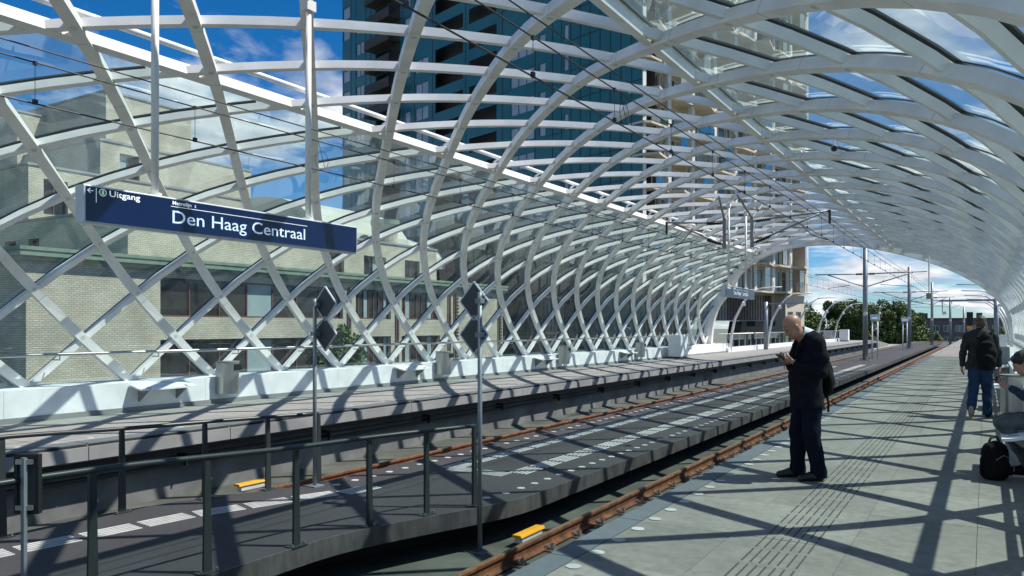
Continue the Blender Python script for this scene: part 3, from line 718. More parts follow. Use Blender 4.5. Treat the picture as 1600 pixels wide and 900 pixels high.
# sign seen from behind at bottom left
x, y = -5.9, 2.92
t = thing('sign_back_panel', 'back of a small black framed sign on a steel post at lower left', 'sign', (x, y, ZM))
add('post', MB().box(x - .022, x + .022, y - .012, y + .012, ZM, .655), M_galv, t)
n_ = np.array([.50, -.866, 0]); u_ = np.array([.866, .50, 0])
c = np.array([x, y, .46]) - n_ * .045
add('panel', MB().obox(c, u_ * .075, n_ * .008, (0, 0, .2)), M_backplate, t)
mb = MB()
for s in (-1, 1): mb.obox(c + u_ * s * .078, u_ * .012, n_ * .022, (0, 0, .215)); mb.obox(c + np.array([0, 0, s * .205]), u_ * .066, n_ * .022, (0, 0, .012))
add('frame', mb, M_black, t)
for s in (-1, 1):
    add('bracket', MB().obox(c + n_ * .04 + np.array([0, 0, s * .165]), u_ * .06, n_ * .012, (0, 0, .017)), M_steel, t)

# yellow boxes at the rails
def ybox(lab, x, y, z, L):
    t = thing('track_sensor', lab, 'track box', (x, y, z), 'yellow boxes beside the rails')
    add('lid', MB().prism([(x - .075, y - L, z + .10), (x + .075, y - L, z + .10), (x + .06, y - L, z + .135), (x - .06, y - L, z + .135)], (0, 2 * L, 0)), M_yellow, t, bevel=.006)
    add('body', MB().box(x - .055, x + .055, y - L + .05, y + L - .05, z + .025, z + .10), M_signframe, t)
    mb = MB()
    for s in (-1, 1): mb.box(x - .07, x + .07, y + s * (L - .12) - .03, y + s * (L - .12) + .03, z, z + .03)
    add('mounting_foot', mb, M_bolt, t)
ybox('yellow topped box on the track floor beside the near rusty rail', -4.95, 8.5, -1.12, .30)
ybox('yellow box against the far rail behind the dark railing', -10.05, 8.45, -1.02, .32)

# ================================================================== OVERHEAD LINE
def wire_set(x, zc_, zm1, zm2, lab, y_off):
    ysup = [-10, 24.3, 54.8, 86, 118, 150]
    def zz(y, z, sag):
        for a, b in zip(ysup[:-1], ysup[1:]):
            if a <= y <= b: s = (y - a) / (b - a); return z + sag * ((2 * s - 1) ** 2)
        return z
    def xx(y): return x + (0.0004 * (y - 100) ** 2 if y > 100 else 0)
    yy = np.linspace(-10, 150, 60)
    t = thing('contact_wire', 'contact wire hanging over the %s track' % lab, 'wire', (x, 20, zc_))
    add('wire', MB().tube([(xx(y), y, zc_) for y in yy], .0095, 6), M_wire, t)
    for i in range(32):
        y = y_off + 2.02 * i; zt = zz(y, zm1, .12)
        d = add('dropper', MB().tube([(xx(y), y, zc_ + .01), (xx(y), y, zt)], .0035, 5), M_wire, t)
        add('dropper_clamp', MB().box(xx(y) - .016, xx(y) + .016, y - .025, y + .025, zc_ - .01, zc_ + .045), M_wire, d)
        add('dropper_clamp', MB().box(xx(y) - .014, xx(y) + .014, y - .02, y + .02, zt - .03, zt + .015), M_wire, d)
    a = thing('messenger_wire', 'lower bearer wire above the %s track contact wire' % lab, 'wire', (x, 20, zm1))
    add('wire', MB().tube([(xx(y), y, zz(y, zm1, .12)) for y in yy], .0085, 6), M_wire, a)
    b = thing('messenger_wire', 'upper bearer wire above the %s track contact wire' % lab, 'wire', (x, 20, zm2))
    add('wire', MB().tube([(xx(y), y, zz(y, zm2, .05)) for y in yy], .0085, 6), M_wire, b)
    # jumper loop between bearer and contact wire
    y = y_off + 2.02 * 2.1
    pts = [(x, y, zm1)] + [(x + .02, y + .05 + .14 * math.sin(a_), zc_ + .16 + .14 * math.cos(a_)) for a_ in np.linspace(2.6, -2.9, 14)] + [(x, y + .1, zc_)]
    j = add('jumper_loop', MB().tube(pts, .004, 5), M_wire, t)
wire_set(-8.92, 4.05, 4.50, 4.66, 'left', 4.53)
wire_set(-3.91, 4.13, 4.53, 4.74, 'right', 4.78)
def roof_cantilever(lab, xh, xt, ln):
    y = 24.3; s = 1 if xt > xh else -1
    t = thing('overhead_line_arm', lab, 'bracket arm', (xh, y, 4.1), 'bracket arms carrying the overhead wires')
    add('hanger_bar', MB().box(xh - .045, xh + .045, y - .045, y + .045, 4.05, 5.0), M_fascia, t)
    add('hanger_brace', MB().tube([(xh, y, 4.95), (xh - s * .15, y - 1.1, 5.52)], .035, 8), M_fascia, t)
    add('hanger_brace', MB().tube([(xh, y, 4.95), (xh + s * .1, y + 1.0, 5.52)], .035, 8), M_fascia, t)
    add('top_tube', MB().tube([(xh + s * .05, y, 4.86), (xt, y, 5.0)], .028, 8), M_galv, t, smooth=True)
    add('strut_tube', MB().tube([(xh + s * .05, y, 4.18), (xh + s * (abs(xt - xh) - .25), y, 4.95)], .030, 8), M_galv, t, smooth=True)
    for z in (4.86, 4.20):
        mb = MB(); 
        p0 = np.array([xh + s * .12, y, z]); p1 = p0 + np.array([s * .42, 0, .02 if z > 4.5 else .15])
        rr = [.03 if i % 2 else .055 for i in range(15)]
        mb.tube([p0 + (p1 - p0) * i / 14 for i in range(15)], rr, 10)
        add('insulator', mb, M_black, t)
    add('registration_arm', MB().tube([(xh + s * (abs(xt - xh) - .9), y, 4.75), (xt - s * .5, y, 4.32), (xt, y, ln)], .014, 6), M_wire, t)
    add('wire_clamp', MB().box(xt - .03, xt + .03, y - .03, y + .03, 4.62, 5.03), M_wire, t)
roof_cantilever('bracket arm hung from the roof reaching over the right track', -6.16, -3.91, 4.13)
roof_cantilever('bracket arm hung from the roof reaching over the left track', -7.02, -8.92, 4.05)
def mast(x, y, z0, h, r, lab, arms=True):
    t = thing('catenary_mast', lab, 'mast', (x, y, z0), 'grey masts of the overhead line')
    add('pole', MB().tube([(x, y, z0), (x, y, z0 + h)], [r, r * .85], 16), M_galv, t, smooth=True)
    b = add('base_flange', MB().box(x - r * 1.9, x + r * 1.9, y - r * 1.9, y + r * 1.9, z0, z0 + .04), M_galv, t)
    for sx in (-1, 1):
        for sy in (-1, 1): add('anchor_bolt', MB().tube([(x + sx * r * 1.5, y + sy * r * 1.5, z0 + .04), (x + sx * r * 1.5, y + sy * r * 1.5, z0 + .16)], .025, 6), M_bolt, b)
    if arms:
        for s, xt in ((-1, -8.92), (1, -3.91)):
            if y > 100: xt += 0.0004 * (y - 100) ** 2
            a = add('bracket_tube', MB().tube([(x, y, 5.0), (xt + s * .8, y, 5.05)], .04, 8), M_galv, t, smooth=True)
            add('insulator', MB().tube([(x + s * (r + .05 + .05 * i), y, 5.0) for i in range(8)], [.045 if i % 2 else .08 for i in range(8)], 8), M_black, a)
            add('strut_tube', MB().tube([(x, y, 4.15), (xt, y, 5.0)], .035, 8), M_galv, t, smooth=True)
            add('registration_arm', MB().tube([(x + s * 1.1, y, 4.6), (x + s * .9, y, 4.3), (xt, y, 4.12)], .02, 6), M_wire, t)
    add('lamp_box', MB().tube([(x + .02, y - r - .16, 2.4), (x + .02, y - r, 2.4)], .13, 12), M_plinth, t)
mast(-6.66, 54.8, ZM, 8.0, .16, 'nearest grey mast just outside the end arch')
mast(-6.45, 86, ZM, 8.1, .18, 'second grey mast on the walkway, thinner in view')
mast(-5.4, 104, ZM, 7.4, .16, 'third grey mast with crowded brackets beyond the walkway')
mast(-4.0, 118, -.9, 6.3, .16, 'fourth distant grey mast left of the black signal')
mast(-2.9, 140, -1.0, 5.6, .16, 'last distant grey mast near the black signal', False)
def twin_sign(x, y, lab):
    t = thing('stop_sign_stand', lab, 'sign', (x, y, ZM), 'white signs on two thin poles')
    for s in (-1, 1): add('pole', MB().tube([(x + s * .17, y, ZM), (x + s * .17, y, 2.1)], .045, 10), M_plinth, t, smooth=True)
    add('sign_box', MB().box(x - .30, x + .30, y - .06, y + .06, 2.02, 2.42), M_signframe, t, bevel=.01)
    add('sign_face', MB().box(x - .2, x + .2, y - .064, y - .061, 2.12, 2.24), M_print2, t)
twin_sign(-6.5, 58.5, 'white sign on two thin poles right of the nearest mast')
twin_sign(-6.2, 78, 'white sign on two thin poles left of the second mast')
def arch_lamp(x, y, s, lab):
    t = thing('arched_lamp_post', lab, 'lamp post', (x, y, 0), 'arched white lamp posts outside the roof')
    P = [(x, y, -.05), (x + s * .06, y, 1.0), (x + s * .3, y, 2.1), (x + s * .85, y, 3.15), (x + s * 1.25, y, 3.62), (x + s * 1.75, y, 3.97)]
    add('curved_pole', MB().tube(P, [.09, .085, .08, .075, .06, .055], 10), M_white, t, smooth=True)
    add('lamp_arm', MB().tube([P[-1], (x + s * 2.1, y, 4.02), (x + s * 3.2, y, 4.05)], [.05, .045, .035], 8), M_white, t, smooth=True)
    add('spotlight', MB().tube([(x + s * .85, y - .05, 3.1), (x + s * .95, y - .32, 3.0)], [.10, .13], 10), M_plinth, t)
    add('base_plate', MB().box(x - .15, x + .15, y - .15, y + .15, -.06, -.03), M_white, t)
for i in range(5): arch_lamp(-14.0, 49.8 + 10.1 * i, 1, 'arched lamp post on the far platform, ' + ['first beside the end arch', 'second, over the glass balustrade', 'third, behind the standing man', 'fourth, in front of the trees', 'fifth, in front of the trees and farther away'][i])
for i in range(5): arch_lamp(1.75, 52 + 9.6 * i, -1, 'arched lamp post at the right platform, ' + ['first past the end arch', 'second past the end arch', 'third past the end arch', 'fourth past the end arch', 'farthest past the end arch'][i])
# gantry post on the right platform
x, y = .62, 62.0
t = thing('gantry_post', 'dark grey post with long side arm past the walking person', 'post', (x, y, 0))
add('pole', MB().tube([(x, y, 0), (x, y, 3.5)], .15, 12), M_galv, t, smooth=True)
add('side_arm', MB().box(x - 3.4, x, y - .06, y + .06, 3.33, 3.46), M_galv, t)
add('camera_rod', MB().tube([(x - 3.2, y, 3.33), (x - 3.2, y, 2.6)], .03, 6), M_galv, t)
add('camera_head', MB().tube([(x - 3.2, y - .15, 2.5), (x - 2.95, y - .15, 2.55)], .11, 10), M_plinth, t)
# signal
x, y = -1.05, 70.0
t = thing('railway_signal', 'black signal head with yellow plate near the track end', 'signal', (x, y, 0))
add('post', MB().tube([(x, y, 0), (x, y, 1.6)], .06, 8), M_galv, t)
add('signal_head', MB().box(x - .22, x + .22, y - .1, y + .1, 1.65, 2.72), M_black, t, bevel=.02)
for i in range(3):
    h = add('hood', MB().tube([(x, y - .1, 1.9 + .3 * i), (x, y - .24, 1.9 + .3 * i)], .10, 10), M_black, t)
add('yellow_plate', MB().box(x - .2, x + .2, y - .1, y - .06, 1.42, 1.62), M_yellow, t)
# clock / loudspeaker box on a rod from the roof
x, y = -2.2, 40.0
t = thing('hanging_speaker', 'small grey box hanging on a white rod below the end of the roof', 'loudspeaker', (x, y, 2.9))
add('rod', MB().tube([(x, y, 3.1), (x, y, 5.05)], .03, 8), M_white, t)
add('speaker_box', MB().box(x - .11, x + .11, y - .1, y + .1, 2.85, 3.12), M_fascia, t, bevel=.015)
# roof spotlight
def spot(lab, p, n):
    t = thing('spotlight', lab, 'spotlight', p)
    p = np.array(p, float)
    add('arm', MB().tube([p, p + np.array([0, 0, .22 + n])], .018, 6), M_white, t)
    add('housing', MB().tube([p + np.array([-.02, .07, .02]), p + np.array([.02, -.07, -.03])], [.045, .062], 14), M_galv, t, smooth=True)
    add('lens', MB().tube([p + np.array([.0205, -.0705, -.0305]), p + np.array([.022, -.077, -.032])], .050, 14), M_black, t)
spot('round spotlight fixed under the roof ribs right of the overhead wires', (-2.36, 15.1, 4.86), 0)
spot('small spotlight on the far lattice wall near the end arch', (-12.3, 37.5, 2.95), 1.5)
# glass balustrade of the outer left platform
t = thing('glass_balustrade', 'glass balustrade with white base along the far platform outside the roof', 'balustrade', (-14.0, 70, ZL))
add('base_kerb', MB().box(-14.35, -13.95, 49.2, 100, ZL, ZL + .30), M_plinth, t)
add('top_rail', MB().tube([(-14.1, 47.5, 1.12), (-14.1, 100, 1.12)], .03, 8), M_steel, t, smooth=True)
pm = MB().box(-.008, .008, -.70, .70, .32, 1.08).mesh('glass_panel', M_bal); qm = MB().box(-.02, .02, -.03, .03, .25, 1.12).mesh('rail_post', M_steel)
for i in range(33): inst('glass_panel', pm, t, (-14.1, 50 + 1.5 * i, 0)); inst('rail_post', qm, t, (-14.1, 49.25 + 1.5 * i, 0))

# ================================================================== BUILDINGS
def holed_wall(O, U, N, L, z0, z1, holes, depth):
    """wall face with rectangular holes (u0,u1,v0,v1) and reveals going inwards"""
    O = np.array(O, float); U = np.array(U, float); N = np.array(N, float); K = np.array([0, 0, 1.0])
    us = sorted({0.0, L} | {h[i] for h in holes for i in (0, 1)}); vs_ = sorted({z0, z1} | {h[i] for h in holes for i in (2, 3)})
    mb = MB(); P = lambda u, v, d=0.0: O + U * u + K * v - N * d
    for i in range(len(us) - 1):
        for j in range(len(vs_) - 1):
            cu, cv = (us[i] + us[i + 1]) / 2, (vs_[j] + vs_[j + 1]) / 2
            if any(h[0] < cu < h[1] and h[2] < cv < h[3] for h in holes): continue
            mb.add([P(us[i], vs_[j]), P(us[i + 1], vs_[j]), P(us[i + 1], vs_[j + 1]), P(us[i], vs_[j + 1])], [(0, 1, 2, 3)])
    for a, b, c, d in holes:
        q = [(a, c), (b, c), (b, d), (a, d)]
        for k in range(4):
            (u1, v1), (u2, v2) = q[k], q[(k + 1) % 4]
            mb.add([P(u1, v1), P(u2, v2), P(u2, v2, depth), P(u1, v1, depth)], [(0, 1, 2, 3)])
    return mb
def window(par, O, U, N, h, depth, mf, mg, nm=2, fw=.09, name='window', blind=None):
    O = np.array(O, float); U = np.array(U, float); N = np.array(N, float); K = np.array([0, 0, 1.0]); a, b, c, d = h
    w2, h2 = (b - a) / 2, (d - c) / 2; C = O + U * (a + b) / 2 + K * (c + d) / 2 - N * depth
    mb = MB()
    for s in (-1, 1):
        mb.obox(C + U * s * (w2 - fw / 2), U * fw / 2, N * .05, K * h2); mb.obox(C + K * s * (h2 - fw / 2), U * (w2 - fw), N * .05, K * fw / 2)
    for i in range(1, nm): mb.obox(C + U * (-w2 + 2 * w2 * i / nm), U * fw * .4, N * .045, K * (h2 - fw))
    f = add(name, mb, mf, par)
    for i in range(nm):
        c0 = C + U * (-w2 + 2 * w2 * (i + .5) / nm) - N * .03
        add('pane', MB().obox(c0, U * (w2 / nm - .02), N * .008, K * (h2 - .03)), (blind if blind and (i * 7 + int(abs(a) * 3)) % 4 == 0 else mg), f)
    return f
def block(par, X0, Y0, Y1, z0, z1, depth, holes=(), m=None, cornice=None, nm=3, side_holes=()):
    """masonry volume: lit face at x=X0 (normal +X) running from Y0 to Y1, going back 'depth' in -X"""
    m = m or M_cream
    add('wall', holed_wall((X0, Y0, 0), (0, 1, 0), (1, 0, 0), Y1 - Y0, z0, z1, list(holes), .35), m, par)
    add('wall', holed_wall((X0 - depth, Y0, 0), (1, 0, 0), (0, -1, 0), depth, z0, z1, list(side_holes), .35), m, par)
    back = MB(); back.add([(X0, Y1, z0), (X0 - depth, Y1, z0), (X0 - depth, Y1, z1), (X0, Y1, z1)], [(0, 1, 2, 3)])
    add('wall', back, m, par)
    add('roof', MB().box(X0 - depth + .02, X0 - .02, Y0 + .02, Y1 - .02, z1 - .15, z1 + .02), M_fascia, par)
    for i, h in enumerate(holes): window(par, (X0, Y0, 0), (0, 1, 0), (1, 0, 0), h, .3, M_wframe, M_winglass, nm if h[1] - h[0] > 3 else 2, blind=M_winblind)
    for h in side_holes: window(par, (X0 - depth, Y0, 0), (1, 0, 0), (0, -1, 0), h, .3, M_wframe, M_winglass, 2)
    if cornice:
        mb = MB(); mb.box(X0 - depth, X0 + .45, Y0 - .45, Y1 + .1, z1 - .34, z1 - .1); mb.box(X0 - depth, X0 + .25, Y0 - .25, Y1 + .06, z1 - .55, z1 - .341)
        add('cornice', mb, M_greenm, par)
        add('coping', MB().box(X0 - depth, X0 + .5, Y0 - .5, Y1 + .12, z1 - .099, z1 + .06), M_greenm, par)
    else:
        add('coping', MB().box(X0 - depth, X0 + .08, Y0 - .08, Y1 + .04, z1 + .021, z1 + .16), M_fascia, par)
H = 1.6
office = thing('brick_office', 'stepped cream brick office building with green cornice behind the left glass wall', 'building', (-36, 35, -8.5))
X0 = -36; Yb = 17.9
hl = []
for zb in (.55, -2.65, -5.8):
    hl += [(y0 - Yb, y1 - Yb, zb + H - .05, zb + 1.98 + H - .02) for y0, y1 in ((24.4, 37.6), (38.8, 42.4), (43.6, 48.2))]
block(office, X0, Yb, 57.3, -8.5, 3.45 + H, 26, hl, cornice=True, nm=7, side_holes=[(19.5, 23.5, -.9, .9), (19.5, 23.5, 2.0, 3.4)])
h2 = [(y0 - 23.9, y1 - 23.9, 3.75 + H - .2, 5.3 + H - .2) for y0, y1 in ((38.2, 39.8), (41.8, 44.2), (46.4, 48.2))]
block(office, -38, 23.9, 50.4, 3.3 + H, 6.1 + H, 24, h2, side_holes=[(11.5, 12.8, 3.4 + H, 5.1 + H), (14.2, 15.4, 3.4 + H, 5.1 + H)])
block(office, -50, 25.0, 46, 5.9 + H, 9.9 + H, 14, [(0.9, 2.4, 7.0 + H, 9.2 + H)])
block(office, -52, 30.7, 43.5, 9.7 + H, 12.8 + H, 14, [(1.4, 2.9, 10.0 + H, 12.2 + H)])
block(office, -54, 32.3, 39.3, 12.6 + H, 16.9 + H, 12, [])
block(office, -62, 30.2, 37, 9 + H, 16.1 + H, 10, [])
vault = [(-56, 6.0 + H)] + [(-49 - 7 * math.cos(a), 6.3 + H + 3.9 * math.sin(a)) for a in np.linspace(0, PI, 12)] + [(-42, 6.0 + H)]
add('vaulted_roof', MB().prism([(x, 41.5, z) for x, z in vault], (0, 10.5, 0)), M_roofpale, office)
add('vaulted_roof', MB().prism([(x * .72 - 12.5, 53, 5.0 + (z - 5) * .72) for x, z in vault], (0, 5, 0)), M_roofpale, office)
tw = add('stair_turret', MB().tube([(-40.5, 47.0, 6.0 + H), (-40.5, 47.0, 8.0 + H)], 1.0, 18), M_cream, office)
add('turret_cap', MB().tube([(-40.5, 47.0, 8.0 + H), (-40.5, 47.0, 8.35 + H)], 1.15, 18), M_greenm, tw)
for y in (38.1, 43.0, 49.3, 50.1, 53.2, 56.6):
    add('drain_pipe', MB().tube([(-35.85, y, -8.4), (-35.85, y, 2.6 + H)], .09, 8), M_wframe, office)
for y in (49.9, 53.0, 56.4):
    mb = MB()
    for i in range(26): mb.box(-36.02, -35.97, y + .25, y + .75, -3 + .27 * i, -2.86 + .27 * i)
    add('vent_grille', mb, M_black, office, kind='stuff')
mb = MB()
for i in range(3):
    add('rooftop_unit', MB().box(-45.2, -44.0, 33.5 + 1.6 * i, 34.7 + 1.6 * i, 6.14 + H, 7.1 + H), M_fascia, office)

# ---- corner tower: teal glass face and cream balcony face
TC = np.array([-26.8, 66.8, 0.0]); UT = np.array([-.958, .285, 0.0]); NT = np.array([-.285, -.958, 0.0]); UB = np.array([.284, .959, 0.0]); NB = np.array([.959, -.284, 0.0])
tower = thing('apartment_tower', 'tall tower with dark teal glass face and cream balcony face above the open roof', 'building', (-26.8, 66.8, -8.5))
ZB = 3.8 + H; FH = 3.0; NF = 15
cols_t = [(9.4, 10.1, 'w'), (12.7, 13.7, 'w'), (14.4, 18.2, 'w'), (20.5, 25.4, 'b'), (26.5, 32.0, 'b'), (33.4, 36.2, 'w'), (37.3, 38.6, 'w'), (48.4, 50.6, 'w'), (52.3, 54.2, 'w')]
holes = []; wins = []
for f in range(NF):
    z = ZB + FH * f
    for ci, (a, b, k) in enumerate(cols_t):
        if k == 'b': holes.append((a, b, z + 1.25, z + 2.95))
        elif not ((f * 5 + ci * 3) % 7 == 2): holes.append((a, b, z + 1.0, z + 2.7)); wins.append(holes[-1])
    holes.append((39.6, 45.4, z + .1, z + 2.9))
    holes.append((0.6, 3.4, z + 1.0, z + 2.7)) if False else None
holes = [h for h in holes if h]
add('teal_facade', holed_wall(TC, UT, NT, 54.4, -8.5, ZB + FH * NF + 1, holes, .12), M_teal, tower)
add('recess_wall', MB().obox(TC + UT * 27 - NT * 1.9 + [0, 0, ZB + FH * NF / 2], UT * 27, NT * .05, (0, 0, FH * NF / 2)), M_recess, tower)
seams = MB()
for i in range(1, 42):
    u = i * 1.3
    if any(a - .1 < u < b + .1 for a, b, k in cols_t) or 39.5 < u < 45.5: continue
    seams.obox(TC + UT * u + NT * .01 + [0, 0, ZB + FH * NF / 2], UT * .035, NT * .02, (0, 0, FH * NF / 2))
for f in range(NF):
    for a, b in ((0, 9.3), (10.2, 12.6), (18.3, 20.4), (45.5, 48.3)): seams.obox(TC + UT * (a + b) / 2 + NT * .01 + [0, 0, ZB + FH * f + .9], UT * (b - a) / 2, NT * .02, (0, 0, .03))
add('panel_joints', seams, M_gasket, tower, kind='stuff')
for h in wins: window(tower, TC, UT, NT, h, .08, M_teal, M_twin, max(1, int((h[1] - h[0]) / 1.0)), fw=.08)
for f in range(NF):
    z = ZB + FH * f
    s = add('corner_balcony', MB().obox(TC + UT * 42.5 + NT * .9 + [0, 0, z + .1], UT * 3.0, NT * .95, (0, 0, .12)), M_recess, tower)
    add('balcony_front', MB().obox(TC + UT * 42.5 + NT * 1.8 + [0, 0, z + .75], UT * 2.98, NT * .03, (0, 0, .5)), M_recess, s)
# beige face
LB = 31.0
bw = []; 
for f in range(NF):
    z = ZB + FH * f
    for u in np.arange(1.2, 29, 3.85): bw.append((u - .2, u + 3.35, z + .2, z + 2.7))
add('cream_facade', holed_wall(TC - NB * 1.6, UB, NB, LB, ZB - 3.2, ZB + FH * NF + 1, bw, .2), M_bslab, tower)
for i, h in enumerate(bw): window(tower, TC - NB * 1.6, UB, NB, h, .15, M_bwhite, M_bglass, 3, fw=.1, blind=M_twin)
for f in range(NF + 1):
    z = ZB + FH * f
    pts = [(0, -1.7), (LB, -1.7), (LB, .15)]
    zig = []
    for k in range(8):
        u0 = LB - k * 3.85; d = .35 + (.9 if (k + f) % 2 else 0.0); zig += [(u0 - .3, .15), (u0 - 3.4, .15 + d)]
    pts += [(max(0, u), d) for u, d in zig] + [(0, .15)]
    sl = add('floor_slab', MB().prism([TC + UB * u + NB * d + [0, 0, z - .10] for u, d in pts], (0, 0, .20)), M_bslab, tower)
    if f < NF:
        for k in range(8):
            u0 = LB - k * 3.85; d = .35 + (.9 if (k + f) % 2 else 0.0)
            a = TC + UB * (u0 - .35) + NB * .12; b = TC + UB * max(0.1, u0 - 3.35) + NB * (.10 + d); c = (a + b) / 2; v = (b - a) / 2; n = np.array([v[1], -v[0], 0]); n /= np.linalg.norm(n)
            tall = (k * 3 + f * 5) % 3 != 1
            g = add('glass_screen', MB().obox(c + [0, 0, z + .14 + (1.3 if tall else .55)], v * (.45 if tall else 1), n * .02, (0, 0, 1.25 if tall else .5)), M_bpane, sl)
            q = MB()
            for t_ in (-1, 0, 1): q.obox(c + v * t_ * .98 + [0, 0, z + .14 + .55], n * .02, v / np.linalg.norm(v) * .025, (0, 0, .55))
            add('rail_posts', q, M_galv, sl)
for i in range(9):
    add('column', MB().obox(TC + UB * (0.4 + 3.85 * i) + NB * -.35 + [0, 0, ZB + FH * NF / 2], UB * .28, NB * .22, (0, 0, FH * NF / 2)), M_bwhite, tower)
endw = MB(); endw.obox(TC + UB * (LB - .2) + NB * -8 + [0, 0, ZB + FH * NF / 2], UB * .2, NB * 7.9, (0, 0, FH * NF / 2)); add('end_wall', endw, M_bslab, tower)
# underside, louvre band and base
add('louvre_band', MB().obox(TC + UB * 13 - NB * 2.2 + [0, 0, ZB - 1.7], UB * 12.6, NB * .6, (0, 0, 1.45)), M_louver, tower)
lv = MB()
for i in range(44): lv.obox(TC + UB * (.8 + .56 * i) - NB * 1.57 + [0, 0, ZB - 1.7], UB * .05, NB * .035, (0, 0, 1.4))
add('louvre_fins', lv, M_wframe, tower, kind='stuff')
for u in (4.0, 11.5, 17.5):
    add('raking_column', MB().prism([TC + UB * u - NB * 3 + [0, 0, -8.5], TC + UB * (u + 1.1) - NB * 3 + [0, 0, -8.5], TC + UB * (u + 4.2) - NB * 3 + [0, 0, ZB - 3.2], TC + UB * (u + 3.0) - NB * 3 + [0, 0, ZB - 3.2]], tuple(-NB * .9)), M_black, tower)
add('base_wall', MB().obox(TC + UB * 9 - NB * 9 + [0, 0, -2.2], UB * 10, NB * .4, (0, 0, 6.3)), M_louver, tower)
bh = []
for f in range(4):
    for u in np.arange(.45, 4.0, 1.9): bh.append((u, u + 1.25, -7.2 + 2.9 * f, -5.4 + 2.9 * f))
O2 = TC + UB * 26.4 - NB * .3
add('lower_wall', holed_wall(O2, UB, NB, 4.4, -8.5, ZB - .2, bh, .2), M_bslab, tower)
add('lower_wall', holed_wall(O2 - NB * 6, NB, -UB, 6.0, -8.5, ZB - .2, [(.8, 2.2, -1.4, .4), (3.4, 4.8, -1.4, .4), (.8, 2.2, 1.5, 3.2), (3.4, 4.8, 1.5, 3.2)], .2), M_bslab, tower)
for h in bh: window(tower, O2, UB, NB, h, .15, M_bwhite, M_bglass, 1, fw=.1)
for h in [(.8, 2.2, -1.4, .4), (3.4, 4.8, -1.4, .4), (.8, 2.2, 1.5, 3.2), (3.4, 4.8, 1.5, 3.2)]: window(tower, O2 - NB * 6, NB, -UB, h, .15, M_bwhite, M_bglass, 1, fw=.1)
# dark glass podium building between office and tower
pod = thing('dark_glass_building', 'dark glass building behind the lattice wall between the brick office and the tower', 'building', (-34, 76, -8.5))
add('wall', MB().box(-60, -33.2, 60, 66.2, -8.5, 10), M_tealdark, pod)
add('roof', MB().box(-60.2, -33.0, 59.8, 66.4, 10.001, 10.4), M_gasket, pod)
for i in range(9):
    add('mullion', MB().box(-33.19, -33.08, 60.3 + .7 * i, 60.38 + .7 * i, -8.4, 9.9), M_backplate, pod)
for i in range(18):
    add('mullion', MB().box(-59 + 1.5 * i, -58.9 + 1.5 * i, 59.88, 59.99, -8.4, 9.9), M_backplate, pod)
for i in range(5): add('transom', MB().box(-60.1, -33.1, 59.86, 66.3, -5.5 + 3.2 * i, -5.3 + 3.2 * i), M_backplate, pod)
# far brick building
fb = thing('distant_brick_block', 'long dark brick housing block on the horizon behind the black signal', 'building', (-3, 222, -8.5))
hh = [(2 + 2.6 * i, 3.7 + 2.6 * i, -5.5 + 2.9 * j, -3.9 + 2.9 * j) for i in range(14) for j in range(3)]
add('wall', holed_wall((-24, 222, 0), (1, 0, 0), (0, -1, 0), 44, -8.5, 3.4, hh, .25), M_dbrick, fb)
for h in hh: window(fb, (-24, 222, 0), (1, 0, 0), (0, -1, 0), h, .2, M_bwhite, M_bglass, 2, fw=.12)
add('roof', MB().box(-24.3, 20.3, 221.7, 234, 3.401, 3.7), M_gasket, fb)
for x in (-14, -2, 4.5): add('chimney', MB().box(x, x + 1.3, 225, 226.5, 3.7, 5.0), M_dbrick, fb)

# ================================================================== TREES
def leaf_mat(name, c0, c1):
    m = mat(name, c0, 0.7, var=0.3, scale=.9, col2=c1); return m
M_leaf = [leaf_mat('foliage_dark', (0.066, 0.115, 0.03), (0.11, 0.175, 0.045)), leaf_mat('foliage_mid', (0.085, 0.135, 0.035), (0.145, 0.205, 0.057))]
def crown_mesh(R, Hh, n, size, m, seed, z0):
    g = np.random.default_rng(seed); mb = MB()
    nc_ = 38; C = g.normal(size=(nc_, 3)); C /= np.linalg.norm(C, axis=1)[:, None]; C *= (g.uniform(.25, 1, (nc_, 1))) ** .5
    C = C * [R * .85, R * .85, Hh * .42] + [0, 0, z0 + Hh * .52]; rr = g.uniform(.16, .34, nc_) * R
    V = np.zeros((n * 4, 3)); ci = g.integers(0, nc_, n); d = g.normal(size=(n, 3)); d /= np.linalg.norm(d, axis=1)[:, None]
    p = C[ci] + d * (rr[ci] * g.uniform(.55, 1.08, n))[:, None]
    a = g.normal(size=(n, 3)) + d * .6; a /= np.linalg.norm(a, axis=1)[:, None]; b = np.cross(a, g.normal(size=(n, 3))); b /= np.linalg.norm(b, axis=1)[:, None]; c = np.cross(a, b)
    s = size * g.uniform(.6, 1.3, n)[:, None]
    V[0::4] = p - b * s; V[1::4] = p - c * s * .55; V[2::4] = p + b * s; V[3::4] = p + c * s * .55
    me = bpy.data.meshes.new('crown'); me.from_pydata([tuple(q) for q in V], [], [(4*i, 4*i+1, 4*i+2, 4*i+3) for i in range(n)]); me.materials.append(m); me.update(); return me
def trunk_mb(h, r, R, Hh, seed):
    g = np.random.default_rng(seed + 99); mb = MB(); mb.tube([(0, 0, 0), (.05, .03, h * .5), (0, .1, h), (.1, 0, h + Hh * .55)], [r, r * .8, r * .62, r * .12], 9)
    for i in range(7):
        a = i * 2.4 + g.uniform(0, .5); z = h * (.75 + .08 * i); mb.tube([(0, 0.05, z), (R * .35 * math.cos(a), R * .35 * math.sin(a), z + Hh * .18), (R * .72 * math.cos(a), R * .72 * math.sin(a), z + Hh * .36)], [r * .42, r * .25, r * .06], 6)
    return mb
